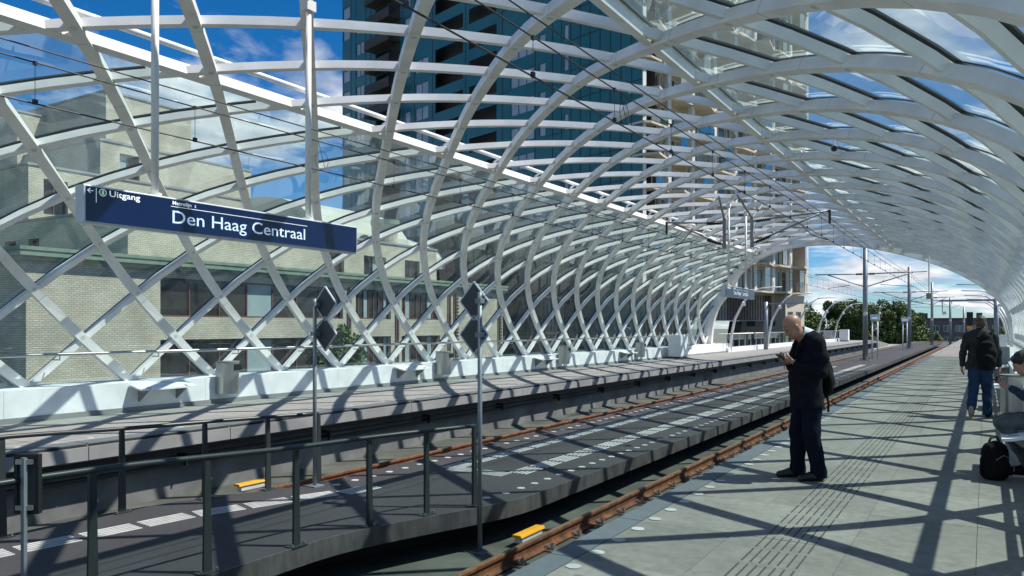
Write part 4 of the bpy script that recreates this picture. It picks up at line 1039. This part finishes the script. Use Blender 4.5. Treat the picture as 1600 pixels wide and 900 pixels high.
def tree(x, y, h, Hh, R, n, size, mi, seed, lab, group='trees beyond the far platform'):
    t = thing('tree', lab, 'tree', (x, y, -8.5), group)
    tr = link('trunk', trunk_mb(h, .22 + h * .012, R, Hh, seed).mesh('trunk', M_bark, True), t); tr.matrix_parent_inverse = Matrix()
    cr_ = link('crown', crown_mesh(R, Hh, n, size, M_leaf[mi], seed, h * .78), t); cr_.matrix_parent_inverse = Matrix()
    return t
tl = ['just right of the tower corner', 'left of the nearest mast', 'behind the nearest mast', 'right of the nearest mast', 'behind the twin pole sign', 'left of the second mast', 'behind the second mast', 'right of the second mast', 'lower one at the right end of the row']
tp = [(-30, 138, 5, 10.6, 5.0), (-27.5, 147, 5, 11.0, 4.6), (-24.0, 150, 5, 11.6, 4.8), (-21.5, 156, 5, 11.0, 4.4), (-19.2, 152, 5, 11.4, 4.5), (-16.4, 158, 5, 11.4, 4.6), (-14.0, 157, 5, 10.9, 4.2), (-12.0, 163, 4.5, 10.0, 3.8), (-10.6, 168, 4, 7.6, 3.2)]
for i, (x, y, h, Hh, R) in enumerate(tp):
    tree(x, y, h, Hh, R, 11000, .235, i % 2, 10 + i, 'dense green tree ' + tl[i])
bl_ = ['at the far left end of the low row', 'below the far brick block, left part', 'below the far brick block, middle', 'beside the gantry post, right part', 'at the right end behind the walking man']
for i, (x, y, h, Hh, R) in enumerate([(-9, 185, 2, 5.5, 4), (-5, 195, 2, 5.2, 4), (-1, 190, 2, 5.8, 4), (4, 180, 3, 7.2, 4.5), (9, 185, 3, 7.4, 4.5)]):
    tree(x, y, h, Hh, R, 3500, .34, (i + 1) % 2, 40 + i, 'lower green tree ' + bl_[i], 'low trees on the horizon')
tree(-30.5, 31.5, 6.0, 5.6, 2.2, 5000, .16, 0, 70, 'dark green street tree in front of the brick office behind the glass', 'street trees before the office')
tree(-30.0, 36.5, 4.6, 4.6, 2.0, 4000, .15, 0, 71, 'low dark shrub tree in front of the brick office windows', 'street trees before the office')
x, y = -13.4, 56.7
t = thing('gantry_post', 'grey post with thin side arm at the far platform glass balustrade', 'post', (x, y, ZL))
add('pole', MB().tube([(x, y, ZL), (x, y, 3.35)], .15, 12), M_galv, t, smooth=True)
add('side_arm', MB().box(x, x + 2.6, y - .04, y + .04, 3.18, 3.26), M_galv, t)

# ================================================================== PEOPLE (implicit surfaces, meshed with surface nets)
M_skin = mat('skin', (0.42, 0.235, 0.165), 0.5, var=0.10, scale=9)
M_skin2 = mat('skin_tanned_scalp', (0.40, 0.205, 0.135), 0.42, var=0.12, scale=10)
M_suit = mat('dark_navy_jacket', (0.0065, 0.0075, 0.013), 0.9, spec=0.15, var=0.35, scale=16, bump=0.35, bscale=45)
M_jeans = mat('dark_blue_jeans', (0.005, 0.008, 0.018), 0.9, spec=0.15, var=0.35, scale=12, bump=0.35, bscale=60)
M_jeans2 = mat('blue_jeans', (0.022, 0.046, 0.10), 0.9, spec=0.2, var=0.4, scale=9, bump=0.35, bscale=60)
M_greyj = mat('grey_jeans', (0.085, 0.095, 0.10), 0.85, var=0.35, scale=10, bump=0.35, bscale=60)
M_blackcloth = mat('black_cloth', (0.006, 0.006, 0.007), 0.85, spec=0.2, var=0.3, scale=14, bump=0.3, bscale=50)
M_charcoal = mat('charcoal_jacket', (0.030, 0.031, 0.033), 0.8, spec=0.2, var=0.35, scale=9, bump=0.3, bscale=40)
M_navy = mat('navy_sleeve', (0.012, 0.022, 0.06), 0.8, var=0.3, scale=12, bump=0.3)
M_maroon = mat('maroon_vest', (0.07, 0.010, 0.014), 0.8, var=0.3, scale=12, bump=0.3)
M_shirt = mat('white_shirt', (0.62, 0.65, 0.70), 0.7, var=0.06, scale=8)
M_leather = mat('black_leather', (0.014, 0.012, 0.011), 0.35, var=0.3, scale=12)
M_hair = mat('brown_hair', (0.075, 0.040, 0.020), 0.55, var=0.5, scale=40, bump=0.6, bscale=90)
M_hair2 = mat('dark_hair', (0.014, 0.010, 0.009), 0.45, var=0.5, scale=40, bump=0.6, bscale=90)
M_sole = mat('pale_shoe_sole', (0.36, 0.31, 0.24), 0.8, var=0.15, scale=12)
M_screen = mat('phone_black_glass', (0.01, 0.01, 0.012), 0.1)

class SDF:
    def __init__(s, lo, hi, h):
        s.lo = np.array(lo, float); s.h = h; n = np.ceil((np.array(hi) - s.lo) / h).astype(int) + 1; s.n = n
        s.d = np.full(n, 9.0, np.float32)
    def _sub(s, mn, mx):
        a = np.clip(np.floor((mn - s.lo) / s.h).astype(int), 0, s.n); b = np.clip(np.ceil((mx - s.lo) / s.h).astype(int) + 1, 0, s.n)
        ax = [s.lo[i] + s.h * np.arange(a[i], b[i]) for i in range(3)]
        G = np.stack(np.meshgrid(*ax, indexing='ij'), -1); return tuple(slice(a[i], b[i]) for i in range(3)), G
    def _mix(s, sl, d, k, sub=False):
        o = s.d[sl]
        if sub:
            h = np.clip(.5 - .5 * (o + d) / k, 0, 1); s.d[sl] = o * (1 - h) + (-d) * h + k * h * (1 - h); return
        h = np.clip(.5 + .5 * (o - d) / k, 0, 1); s.d[sl] = o * (1 - h) + d * h - k * h * (1 - h)
    def cone(s, a, b, ra, rb, k=.03, sub=False, flat=None):
        a = np.array(a, float); b = np.array(b, float); m = max(ra, rb) + k * 2 + .03
        sl, G = s._sub(np.minimum(a, b) - m, np.maximum(a, b) + m)
        if G.size == 0: return s
        v = b - a; t = np.clip(((G - a) @ v) / max(v @ v, 1e-9), 0, 1)
        q = G - a - t[..., None] * v
        if flat is not None:   # flat = (direction, factor) squashes the section along a direction
            dr, f = np.array(flat[0], float), flat[1]; w = q @ dr; q = q + (w * (1 / f - 1))[..., None] * dr
        d = np.linalg.norm(q, axis=-1) - (ra + (rb - ra) * t)
        s._mix(sl, d, k, sub); return s
    def ell(s, c, r, k=.03, R=None, sub=False):
        c = np.array(c, float); r = np.array(r, float); m = r.max() + k * 2 + .03
        sl, G = s._sub(c - m, c + m)
        if G.size == 0: return s
        q = G - c
        if R is not None: q = q @ np.array(R, float)
        k0 = np.linalg.norm(q / r, axis=-1); k1 = np.linalg.norm(q / (r * r), axis=-1) + 1e-9
        s._mix(sl, k0 * (k0 - 1) / k1, k, sub); return s
    def chain(s, pts, rs, k=.02, flat=None):
        for i in range(len(pts) - 1): s.cone(pts[i], pts[i + 1], rs[i], rs[i + 1], k, flat=flat)
        return s
    def folds(s, amp, fr, seed=0, dirs=None):
        g = np.random.default_rng(seed)
        ax = [s.lo[i] + s.h * np.arange(s.n[i]) for i in range(3)]; X, Y, Z = np.meshgrid(*ax, indexing='ij')
        w = .35 * np.sin(7 * X + 3 * Z + g.uniform(0, 6)) + .35 * np.sin(6 * Y - 5 * Z + g.uniform(0, 6))
        f = np.sin(fr * (Z + .35 * X) + 2.2 * w * 3 + g.uniform(0, 6)) + .7 * np.sin(fr * 1.7 * (.5 * Z - X + .6 * Y) + 5 * w + g.uniform(0, 6))
        s.d += (amp * f * .6).astype(np.float32); return s
    def cut(s, c, n):   # keep the side n points to
        ax = [s.lo[i] + s.h * np.arange(s.n[i]) for i in range(3)]; G = np.stack(np.meshgrid(*ax, indexing='ij'), -1)
        n = np.array(n, float); n /= np.linalg.norm(n); s.d = np.maximum(s.d, (-(G - np.array(c)) @ n).astype(np.float32)); return s
    def mesh(s):
        d = s.d; ins = d < 0; n = d.shape
        cor = [(i, j, k) for i in (0, 1) for j in (0, 1) for k in (0, 1)]
        V = {c: d[c[0]:n[0] - 1 + c[0], c[1]:n[1] - 1 + c[1], c[2]:n[2] - 1 + c[2]] for c in cor}
        cnt = sum((v < 0).astype(np.int8) for v in V.values()); act = (cnt > 0) & (cnt < 8)
        idx = np.full(act.shape, -1, int); ii = np.argwhere(act); idx[act] = np.arange(len(ii))
        acc = np.zeros((len(ii), 3)); w = np.zeros(len(ii))
        for a in range(len(cor)):
            for b in range(a + 1, len(cor)):
                ca, cb = np.array(cor[a]), np.array(cor[b])
                if np.abs(ca - cb).sum() != 1: continue
                da, db = V[cor[a]][act], V[cor[b]][act]; m = (da < 0) != (db < 0)
                t = np.where(m, da / np.where(m, da - db, 1), 0); p = ca + t[:, None] * (cb - ca)
                acc[m] += p[m]; w[m] += 1
        P = s.lo + s.h * (ii + acc / w[:, None]); F = []
        for ax in range(3):
            o = [0, 1, 2]; o.remove(ax); sl0 = [slice(None)] * 3; sl1 = [slice(None)] * 3
            sl0[ax] = slice(0, -1); sl1[ax] = slice(1, None)
            A, B_ = ins[tuple(sl0)], ins[tuple(sl1)]; ch = np.argwhere(A != B_)
            ok = (ch[:, o[0]] > 0) & (ch[:, o[1]] > 0) & (ch[:, o[0]] < n[o[0]] - 1) & (ch[:, o[1]] < n[o[1]] - 1); ch = ch[ok]
            q = []
            for e, f in ((-1, -1), (0, -1), (0, 0), (-1, 0)):
                c = ch.copy(); c[:, o[0]] += e; c[:, o[1]] += f; q.append(idx[c[:, 0], c[:, 1], c[:, 2]])
            q = np.stack(q, 1); fl = A[ch[:, 0], ch[:, 1], ch[:, 2]]
            if ax == 1: fl = ~fl
            q[~fl] = q[~fl][:, ::-1]; F.append(q)
        return P, np.concatenate(F)
class Body:
    """local axes: f forward, l left, z up, standing at origin o"""
    def __init__(s, name_label, o, fwd):
        s.o = np.array(o, float); f = np.array([fwd[0], fwd[1], 0.0]); f /= np.linalg.norm(f); s.F = f; s.L = np.array([-f[1], f[0], 0.0])
        s.t = thing('person', name_label, 'person', tuple(o))
    def world(s, P):
        P = np.asarray(P, float); return s.o + P[..., 0:1] * s.F + P[..., 1:2] * s.L + P[..., 2:3] * np.array([0, 0, 1.0])
    def add(s, name, sdf, m, label=None, parent=None):
        P, F = sdf.mesh(); me = bpy.data.meshes.new(name); me.from_pydata([tuple(q) for q in s.world(P)], [], [tuple(int(i) for i in q) for q in F])
        me.materials.append(m); me.polygons.foreach_set('use_smooth', [True] * len(me.polygons)); me.update()
        o = link(name, me, parent or s.t)
        if label: o['label'] = label
        return o
    def mb(s, name, mb, m, parent=None, top=None, smooth=False):
        mb.v = [tuple(q) for q in s.world(np.array(mb.v))]
        return add(name, mb, m, parent if parent is not None else (s.t if top is None else top), smooth)
def unit(v): v = np.array(v, float); return v / np.linalg.norm(v)
def rot_y(a):  # pitch: positive tips the head forward (f axis towards -z)
    c, s_ = math.cos(a), math.sin(a); return np.array([[c, 0, s_], [0, 1, 0], [-s_, 0, c]])
def head(S, c, pitch, k=.02, yaw=0.0, ears=True):
    cy, sy = math.cos(yaw), math.sin(yaw); Rz = np.array([[cy, -sy, 0], [sy, cy, 0], [0, 0, 1.0]])
    Rm = Rz @ rot_y(pitch); c = np.array(c, float)
    T = lambda p: c + Rm @ np.array(p, float)
    S.ell(T((-.012, 0, .035)), (.098, .077, .090), k, Rm)          # skull
    S.ell(T((.018, 0, -.035)), (.072, .062, .080), k, Rm)          # face
    S.ell(T((.055, 0, -.098)), (.030, .034, .024), .025, Rm)       # chin
    for s_ in (-1, 1): S.ell(T((.030, s_ * .040, -.070)), (.040, .020, .035), .02, Rm); S.ell(T((.058, s_ * .034, -.022)), (.022, .022, .016), .015, Rm)
    S.ell(T((.078, 0, .022)), (.020, .050, .012), .018, Rm)        # brow
    for s_ in (-1, 1): S.ell(T((.094, s_ * .032, .002)), (.016, .018, .011), .010, Rm, sub=True); S.ell(T((.073, s_ * .031, .001)), (.0135, .0135, .0125), .004, Rm)
    S.cone(T((.086, 0, .010)), T((.109, 0, -.034)), .009, .013, .010)
    for s_ in (-1, 1): S.ell(T((.098, s_ * .011, -.038)), (.010, .008, .008), .006, Rm)
    S.ell(T((.085, 0, -.063)), (.012, .024, .006), .006, Rm); S.ell(T((.083, 0, -.074)), (.012, .020, .007), .006, Rm)
    S.cone(T((.096, -.018, -.0685)), T((.096, .018, -.0685)), .0025, .0025, .002, sub=True)
    if ears:
        for s_ in (-1, 1):
            S.ell(T((-.012, s_ * .079, -.012)), (.020, .008, .032), .006, Rm); S.ell(T((-.008, s_ * .089, -.012)), (.010, .005, .018), .004, Rm, sub=True)
    return T, Rm
def hand(S, wrist, fdir, palm, side, curl=.6, k=.006, spread=.16):
    """fdir: along the fingers, palm: direction the palm faces, side: +1 thumb on (fdir x palm) side"""
    f = unit(fdir); p = np.array(palm, float); p = unit(p - f * (p @ f)); x = np.cross(f, p) * side; w = np.array(wrist, float)
    S.cone(w - f * .02, w + f * .02, .026, .027, .02, flat=(p, .72))
    for a in (-.024, -.008, .009, .025): S.cone(w + f * .015 + x * a * .7, w + f * .085 + x * a, .017, .0135, .012, flat=None)
    L = [.068, .080, .075, .058]
    for i, a in enumerate((.027, .009, -.009, -.027)):
        b = w + f * (.088 - .004 * abs(i - 1.3)) + x * a; d = f.copy(); pts = [b]; c_ = curl * (1 + .12 * i)
        for j, seg in enumerate((.44, .32, .24)):
            an = c_ * (.6, 1.1, .8)[j]; d = unit(d * math.cos(an) + p * math.sin(an)); 
            pts.append(pts[-1] + (d + x * spread * a * 4) * L[i] * seg)
            p2 = p
        S.chain(pts, [.0095, .009, .0082, .0072], .003)
    tb = w + f * .028 + x * .026; d1 = unit(x * .75 + f * .62 + p * .25); d2 = unit(x * .15 + f * .85 + p * .5)
    S.chain([tb, tb + d1 * .038, tb + d1 * .038 + d2 * .032, tb + d1 * .038 + unit(d2 + p * .3) * .058], [.015, .012, .0105, .009], .006)
CAMR = np.array([math.cos(YAW), math.sin(YAW)])
# ---------------------------------------------------------------- standing man with phone
man = Body('bald man in dark jacket standing at the platform edge looking down at his phone', (-1.60, 8.55, 0), -CAMR + np.array([.03, -.06]))
S = SDF((-.45, -.42, -.02), (.50, .42, 1.80), .0075)
T, Rm = head(S, (.155, 0, 1.598), .62)
S.cone((.005, 0, 1.44), (.115, 0, 1.555), .066, .060, .04)
S.ell((-.035, 0, 1.24), (.088, .145, .21), .04); S.ell((.0, 0, .98), (.10, .14, .16), .05)
for s_ in (-1, 1):
    S.cone((-.03, s_ * .185, 1.39), (-.035, s_ * .235, 1.14), .052, .042, .03)
    S.chain([(-.035, s_ * .235, 1.14), (.07, s_ * .19, 1.17), (.165, s_ * .085, 1.225)], [.042, .038, .028], .02)
    S.cone((-.0, s_ * .09, .92), (.0 + .03 * (s_ < 0), s_ * .10, .50), .085, .058, .04); S.cone((.0 + .03 * (s_ < 0), s_ * .10, .50), (-.06 + .10 * (s_ < 0), s_ * .105, .09), .055, .042, .03)
hand(S, (.175, .080, 1.232), (.75, -.55, .25), (-.35, -.45, .82), -1, .75)
hand(S, (.185, -.075, 1.225), (.80, .42, .30), (-.40, .45, .80), 1, .55)
man.add('body', S, M_skin2)
S = SDF((-.34, -.36, .70), (.32, .36, 1.60), .011)            # jacket
for q in np.linspace(-1, 1, 5):
    S.chain([(-.045, q * .11, 1.40), (-.02, q * .115, 1.22), (.022, q * .11, 1.06), (.012, q * .11, .92), (.0, q * .11, .78), (.0, q * .11, .70)], [.112 - .03 * abs(q), .140 - .04 * abs(q), .152 - .045 * abs(q), .150 - .045 * abs(q), .155 - .05 * abs(q), .155 - .05 * abs(q)], .035)
S.cone((-.05, -.10, 1.46), (-.05, .10, 1.46), .072, .072, .06)
S.chain([(-.045, .04, 1.53), (.02, .075, 1.50), (.10, .06, 1.40), (.15, .02, 1.25)], [.030, .028, .026, .022], .03)
S.chain([(-.045, -.04, 1.53), (.02, -.075, 1.50), (.10, -.06, 1.40), (.15, -.02, 1.25)], [.030, .028, .026, .022], .03)
for s_ in (-1, 1):
    S.chain([(-.03, s_ * .205, 1.425), (-.045, s_ * .245, 1.28), (-.035, s_ * .250, 1.135)], [.072, .064, .060], .03)
    S.chain([(-.035, s_ * .250, 1.135), (.07, s_ * .20, 1.165), (.150, s_ * .105, 1.215)], [.060, .053, .044], .025)
S.folds(.0038, 26, 3); S.cut((0, 0, .755), (.10, 0, 1))
S.ell((.13, 0, 1.56), (.072, .062, .10), .01, sub=True)
jk = man.add('jacket', S, M_suit)
S = SDF((-.16, -.14, 1.38), (.16, .14, 1.62), .006)            # shirt collar
S.cone((-.03, 0, 1.50), (.075, 0, 1.545), .074, .069, .01); S.cone((.10, -.02, 1.46), (.12, 0, 1.40), .035, .03, .02)
S.cut((-.01, 0, 1.475), (.15, 0, 1)); S.cut((.066, 0, 1.545), (-.93, 0, -.42))
S.cone((-.05, 0, 1.46), (.20, 0, 1.63), .062, .062, .004, sub=True)
man.add('shirt_collar', S, M_shirt)
S = SDF((-.26, -.26, .02), (.24, .26, .96), .010)              # trousers
S.ell((-.01, 0, .86), (.15, .175, .13), .05)
for s_ in (-1, 1):
    kx = .0 + .05 * (s_ < 0); axx = -.075 + .125 * (s_ < 0)
    S.chain([(-.01, s_ * .09, .86), (kx, s_ * .105, .50), (axx, s_ * .11, .10), (axx - .002, s_ * .11, .045)], [.112, .086, .074, .078], .03)
S.folds(.004, 34, 8); S.cut((0, 0, .035), (0, 0, 1))
man.add('trousers', S, M_jeans)
for s_ in (-1, 1):
    S = SDF((-.25, -.22, -.01), (.35, .22, .14), .007); ax_ = -.075 + .125 * (s_ < 0)
    S.chain([(ax_ - .02, s_ * .11, .052), (ax_ + .09, s_ * .115, .045), (ax_ + .195, s_ * .125, .030)], [.050, .045, .034], .03); S.ell((ax_ - .01, s_ * .11, .08), (.055, .042, .05), .02); S.cut((0, 0, .002), (0, 0, 1))
    man.add('shoe', S, M_leather)
for s_ in (-1, 1): man.mb('eye', MB().tube([T((.083, s_ * .031, .001)), T((.0868, s_ * .031, .001))], .006, 8), M_black)
ph_t = thing('phone', 'dark phone held in both hands by the bald standing man', 'phone', tuple(man.world(np.array([.315, 0, 1.26]))))
man.mb('phone_body', MB().obox((.272, .0, 1.266), unit((.80, 0, .60)) * .064, (0, .034, 0), unit((-.60, 0, .80)) * .005), M_black, top=ph_t)
man.mb('screen', MB().obox(np.array((.272, .0, 1.266)) + unit((-.60, 0, .80)) * .0056, unit((.80, 0, .60)) * .060, (0, .031, 0), unit((-.60, 0, .80)) * .0004), M_screen, top=ph_t)
bag_t = thing('shoulder_bag', 'black bag hanging behind the back of the bald standing man', 'bag', tuple(man.world(np.array([-.26, -.12, .95]))))
S = SDF((-.42, -.34, .66), (-.05, .14, 1.42), .010)
S.chain([(-.20, -.12, 1.28), (-.235, -.10, 1.15), (-.255, -.10, 1.00), (-.235, -.10, .90)], [.06, .078, .085, .07], .04); S.ell((-.24, -.03, 1.02), (.055, .07, .13), .05); S.folds(.007, 24, 5)
man.add('bag_body', S, M_blackcloth, parent=bag_t)
mb = MB(); mb.tube([(-.17, -.16, 1.30), (-.10, -.19, 1.45), (.03, -.19, 1.47), (.10, -.18, 1.30), (.06, -.21, 1.10), (-.15, -.17, .92)], .016, 6); man.mb('strap', mb, M_blackcloth, top=bag_t)
mb = MB(); mb.tube([(-.22, -.02, .90), (-.235, .0, .78), (-.225, .01, .70)], .011, 6); man.mb('loose_strap', mb, M_blackcloth, top=bag_t)

# ---------------------------------------------------------------- walking man
wk = Body('man in charcoal jacket and blue jeans walking away along the platform', (-.08, 16.0, 0), (.04, 1))
S = SDF((-.55, -.42, -.02), (.50, .42, 1.82), .0095)
T, Rm = head(S, (.03, -.01, 1.655), .10)
S.cone((-.02, 0, 1.46), (.01, 0, 1.58), .066, .058, .04); S.ell((-.01, 0, 1.25), (.115, .17, .23), .05); S.ell((-.01, 0, .98), (.12, .16, .15), .05)
for s_ in (-1, 1):
    S.cone((-.01, s_ * .20, 1.42), (-.06 if s_ > 0 else -.03, s_ * .275, 1.13), .05, .042, .03); S.cone((-.06 if s_ > 0 else -.03, s_ * .275, 1.13), (.02, s_ * .285, .90), .042, .03, .02)
    hand(S, (.022, s_ * .287, .885), (.12, 0, -1), (0, -s_, 0), s_, .45)
S.cone((-.01, .09, .90), (-.03, .10, .50), .085, .055, .03); S.cone((-.03, .10, .50), (-.30, .115, .20), .052, .04, .02)
S.cone((-.01, -.09, .90), (.06, -.10, .50), .085, .055, .03); S.cone((.06, -.10, .50), (.04, -.105, .09), .052, .04, .02)
wk.add('body', S, M_skin)
S = SDF((-.20, -.14, 1.48), (.20, .14, 1.84), .007)
S.ell(T((-.022, 0, .045)), (.104, .084, .092), .02, Rm); S.ell(T((-.05, 0, -.02)), (.068, .074, .075), .02, Rm); S.ell(T((.05, 0, .085)), (.05, .06, .03), .02, Rm); S.folds(.004, 70, 2); S.cut(T((-.02, 0, -.085)), (.3, 0, 1)); S.cut(T((.062, 0, 0)), (-1, 0, .55))
wk.add('hair', S, M_hair)
S = SDF((-.30, -.40, .76), (.25, .40, 1.60), .011)
S.ell((-.02, 0, 1.33), (.14, .185, .21), .06); S.ell((-.01, 0, 1.08), (.15, .195, .24), .06); S.cone((-.01, -.10, .90), (-.01, .10, .90), .135, .135, .05); S.cone((-.03, -.10, 1.46), (-.03, .10, 1.46), .075, .075, .06); S.cone((-.03, 0, 1.50), (0, 0, 1.55), .075, .07, .02)
for s_ in (-1, 1):
    e = (-.06 if s_ > 0 else -.03, s_ * .265, 1.13); S.cone((-.02, s_ * .20, 1.43), e, .070, .056, .03); S.cone(e, (.015, s_ * .28, .925), .056, .047, .02)
S.folds(.006, 28, 6); S.cut((0, 0, .83), (0, 0, 1)); S.ell((0, 0, 1.62), (.066, .062, .075), .01, sub=True)
wk.add('jacket', S, M_charcoal)
S = SDF((-.46, -.26, .02), (.26, .26, .98), .010)
S.ell((-.02, 0, .88), (.14, .17, .12), .05)
S.chain([(-.015, .085, .87), (-.03, .10, .50), (-.27, .115, .235), (-.31, .117, .19)], [.112, .082, .072, .072], .03); S.chain([(-.015, -.085, .87), (.06, -.10, .50), (.04, -.105, .10), (.04, -.105, .05)], [.112, .082, .072, .076], .03); S.folds(.006, 36, 9)
S.cut((0, 0, .035), (0, 0, 1)); wk.add('jeans', S, M_jeans2)
S = SDF((-.10, -.22, -.01), (.35, .0, .14), .007); S.chain([(.02, -.105, .052), (.12, -.11, .045), (.22, -.115, .03)], [.048, .044, .034], .03); S.ell((.03, -.105, .08), (.05, .042, .045), .02); S.cut((0, 0, .002), (0, 0, 1)); sh = wk.add('shoe', S, M_leather)
S = SDF((-.50, .0, -.01), (-.10, .24, .30), .007); S.chain([(-.345, .117, .175), (-.325, .12, .105), (-.27, .125, .03)], [.048, .044, .034], .03); sh2 = wk.add('shoe', S, M_leather)
S = SDF((-.50, .0, -.01), (-.10, .24, .30), .006); S.chain([(-.385, .117, .185), (-.368, .12, .10), (-.30, .125, .018)], [.036, .038, .030], .02, flat=(unit((-.95, 0, -.25)), .35)); wk.add('shoe_sole', S, M_sole)
wb = thing('backpack', 'black backpack on the back of the walking man', 'backpack', tuple(wk.world(np.array([-.25, -.06, 1.0]))))
S = SDF((-.46, -.34, .78), (-.05, .20, 1.58), .010); S.chain([(-.20, -.09, 1.37), (-.24, -.10, 1.15), (-.25, -.10, .98)], [.11, .155, .15], .05, flat=((1, 0, 0), .72)); S.ell((-.355, -.10, 1.03), (.05, .115, .10), .02); S.ell((-.31, -.10, 1.29), (.05, .10, .05), .02); S.folds(.005, 26, 4)
wk.add('bag_body', S, M_blackcloth, parent=wb)
for s_ in (-.17, .03):
    wk.mb('strap', MB().tube([(-.18, s_, 1.40), (-.06, s_ - .02, 1.535), (.08, s_ - .02, 1.48), (.14, s_, 1.28), (.02, s_ * 1.2 - .05, 1.02)], .02, 6), M_blackcloth, top=wb)
wk.mb('handle', MB().tube([(-.20, -.10, 1.44), (-.23, -.07, 1.50), (-.20, -.04, 1.44)], .010, 6), M_blackcloth, top=wb)

# ---------------------------------------------------------------- seated person at the right edge
st = Body('person in navy top and grey jeans seated on the bench with a phone', (.57, 9.98, 0), (-1, -.03))
S = SDF((-.35, -.36, -.02), (.66, .36, 1.38), .0085)
T, Rm = head(S, (.225, 0, 1.20), .48)
S.cone((.05, 0, 1.03), (.17, 0, 1.13), .056, .052, .04); S.ell((-.01, 0, .86), (.105, .15, .20), .05, rot_y(.25)); S.ell((-.06, 0, .62), (.13, .16, .11), .05)
for s_ in (-1, 1):
    S.chain([(.01, s_ * .175, 1.0), (.05, s_ * .22, .79), (.22, s_ * .13, .86), (.345, s_ * .05, .935)], [.046, .040, .035, .026], .025)
    hand(S, (.355, s_ * .045, .94), (.80, -s_ * .30, .35), (-.4, -s_ * .4, .8), -s_, .7)
    S.chain([(-.02, s_ * .10, .60), (.42, s_ * .13, .56), (.15, s_ * .12, .09)], [.08, .055, .04], .03)
st.add('body', S, M_skin)
S = SDF((-.02, -.14, 1.04), (.34, .14, 1.42), .007); S.ell(T((-.022, 0, .045)), (.106, .088, .094), .02, Rm); S.ell(T((-.055, 0, -.02)), (.068, .078, .08), .02, Rm); S.ell(T((.062, .015, .075)), (.045, .060, .035), .02, Rm); S.folds(.004, 60, 3); S.cut(T((.075, 0, .03)), (-.8, 0, .75)); st.add('hair', S, M_hair2)
S = SDF((-.30, -.30, .50), (.34, .30, 1.14), .010); S.ell((-.01, 0, .86), (.130, .178, .22), .05, rot_y(.25)); S.ell((-.05, 0, .66), (.15, .175, .13), .05); S.cone((.03, -.09, 1.0), (.03, .09, 1.0), .068, .068, .05); S.folds(.005, 30, 2); S.ell((.16, 0, 1.13), (.07, .06, .075), .01, sub=True); S.cut((0, 0, .56), (0, 0, 1)); st.add('vest', S, M_maroon)
for s_ in (-1, 1):
    S = SDF((-.12, -.36, .70), (.42, .36, 1.12), .009); S.chain([(.01, s_ * .180, .995), (.05, s_ * .222, .79), (.22, s_ * .133, .86), (.325, s_ * .062, .925)], [.070, .060, .050, .040], .03); S.folds(.005, 36, 5); st.add('sleeve', S, M_navy)
S = SDF((-.26, -.28, .06), (.58, .28, .80), .010); S.ell((-.06, 0, .62), (.15, .18, .12), .05)
for s_ in (-1, 1): S.chain([(-.02, s_ * .10, .615), (.42, s_ * .13, .565), (.17, s_ * .122, .13), (.155, s_ * .12, .10)], [.098, .076, .062, .064], .03)
S.folds(.006, 34, 7); st.add('jeans', S, M_greyj)
for s_ in (-1, 1):
    S = SDF((.01, -.24, -.01), (.45, .24, .15), .007); S.chain([(.13, s_ * .12, .052), (.22, s_ * .125, .045), (.33, s_ * .13, .03)], [.048, .044, .034], .03); S.ell((.14, s_ * .12, .08), (.05, .042, .04), .02); S.cut((0, 0, .002), (0, 0, 1)); st.add('shoe', S, M_blackcloth)
    sl_ = MB(); sl_.prism([(.08, s_ * .12 - .05, .001), (.08, s_ * .12 + .05, .001), (.31, s_ * .13 + .05, .001), (.365, s_ * .13, .001), (.31, s_ * .13 - .05, .001)], (0, 0, .022)); st.mb('shoe_sole', sl_, M_shirt)
p2 = thing('phone', 'phone held by the seated person at the right edge', 'phone', tuple(st.world(np.array([.45, 0, .98]))))
st.mb('phone_body', MB().obox((.455, .0, .992), unit((.80, 0, .60)) * .070, (0, .035, 0), unit((-.60, 0, .80)) * .005), M_black, top=p2)
# black bag on the floor
bg_t = thing('backpack', 'black bag standing on the platform at the feet of the seated person', 'bag', (.08, 9.55, 0))
FB = Body.__new__(Body); FB.o = np.array([.08, 9.55, 0.0]); FB.F = np.array([-.853, -.5217, 0]); FB.L = np.array([.5217, -.853, 0]); FB.t = bg_t
S = SDF((-.24, -.22, -.01), (.24, .22, .48), .009)
S.cone((-.035, 0, .12), (.035, 0, .12), .112, .112, .05, flat=((0, 1, 0), .85)); S.cone((-.03, 0, .25), (.025, 0, .26), .112, .106, .05, flat=((0, 1, 0), .85)); S.cone((-.015, 0, .32), (.03, 0, .31), .085, .075, .05); S.ell((-.02, .09, .14), (.085, .06, .11), .03); S.ell((.0, 0, .05), (.135, .11, .07), .03); S.folds(.004, 30, 12); S.cut((0, 0, .004), (0, 0, 1))
FB.add('bag_body', S, M_blackcloth)
FB.mb('handle', MB().tube([(-.05, 0, .40), (-.02, 0, .445), (.04, 0, .43), (.06, 0, .385)], .012, 6), M_black)
FB.mb('zip', MB().tube([(-.13, .115, .10), (-.12, .13, .22), (-.02, .125, .27), (.06, .12, .22)], .004, 5), M_galv)
FB.mb('strap', MB().tube([(.10, .06, .36), (.17, .05, .22), (.16, .04, .06)], .014, 6), M_blackcloth)

cabinet((.36, 34.0, 0), .3, .5, 1.28, 'white equipment cabinet against the right wall past the walking man')
cabinet((.40, 27.5, 0), .2, .35, 1.0, 'grey service cabinet against the right wall beside the walking man', M_fascia)
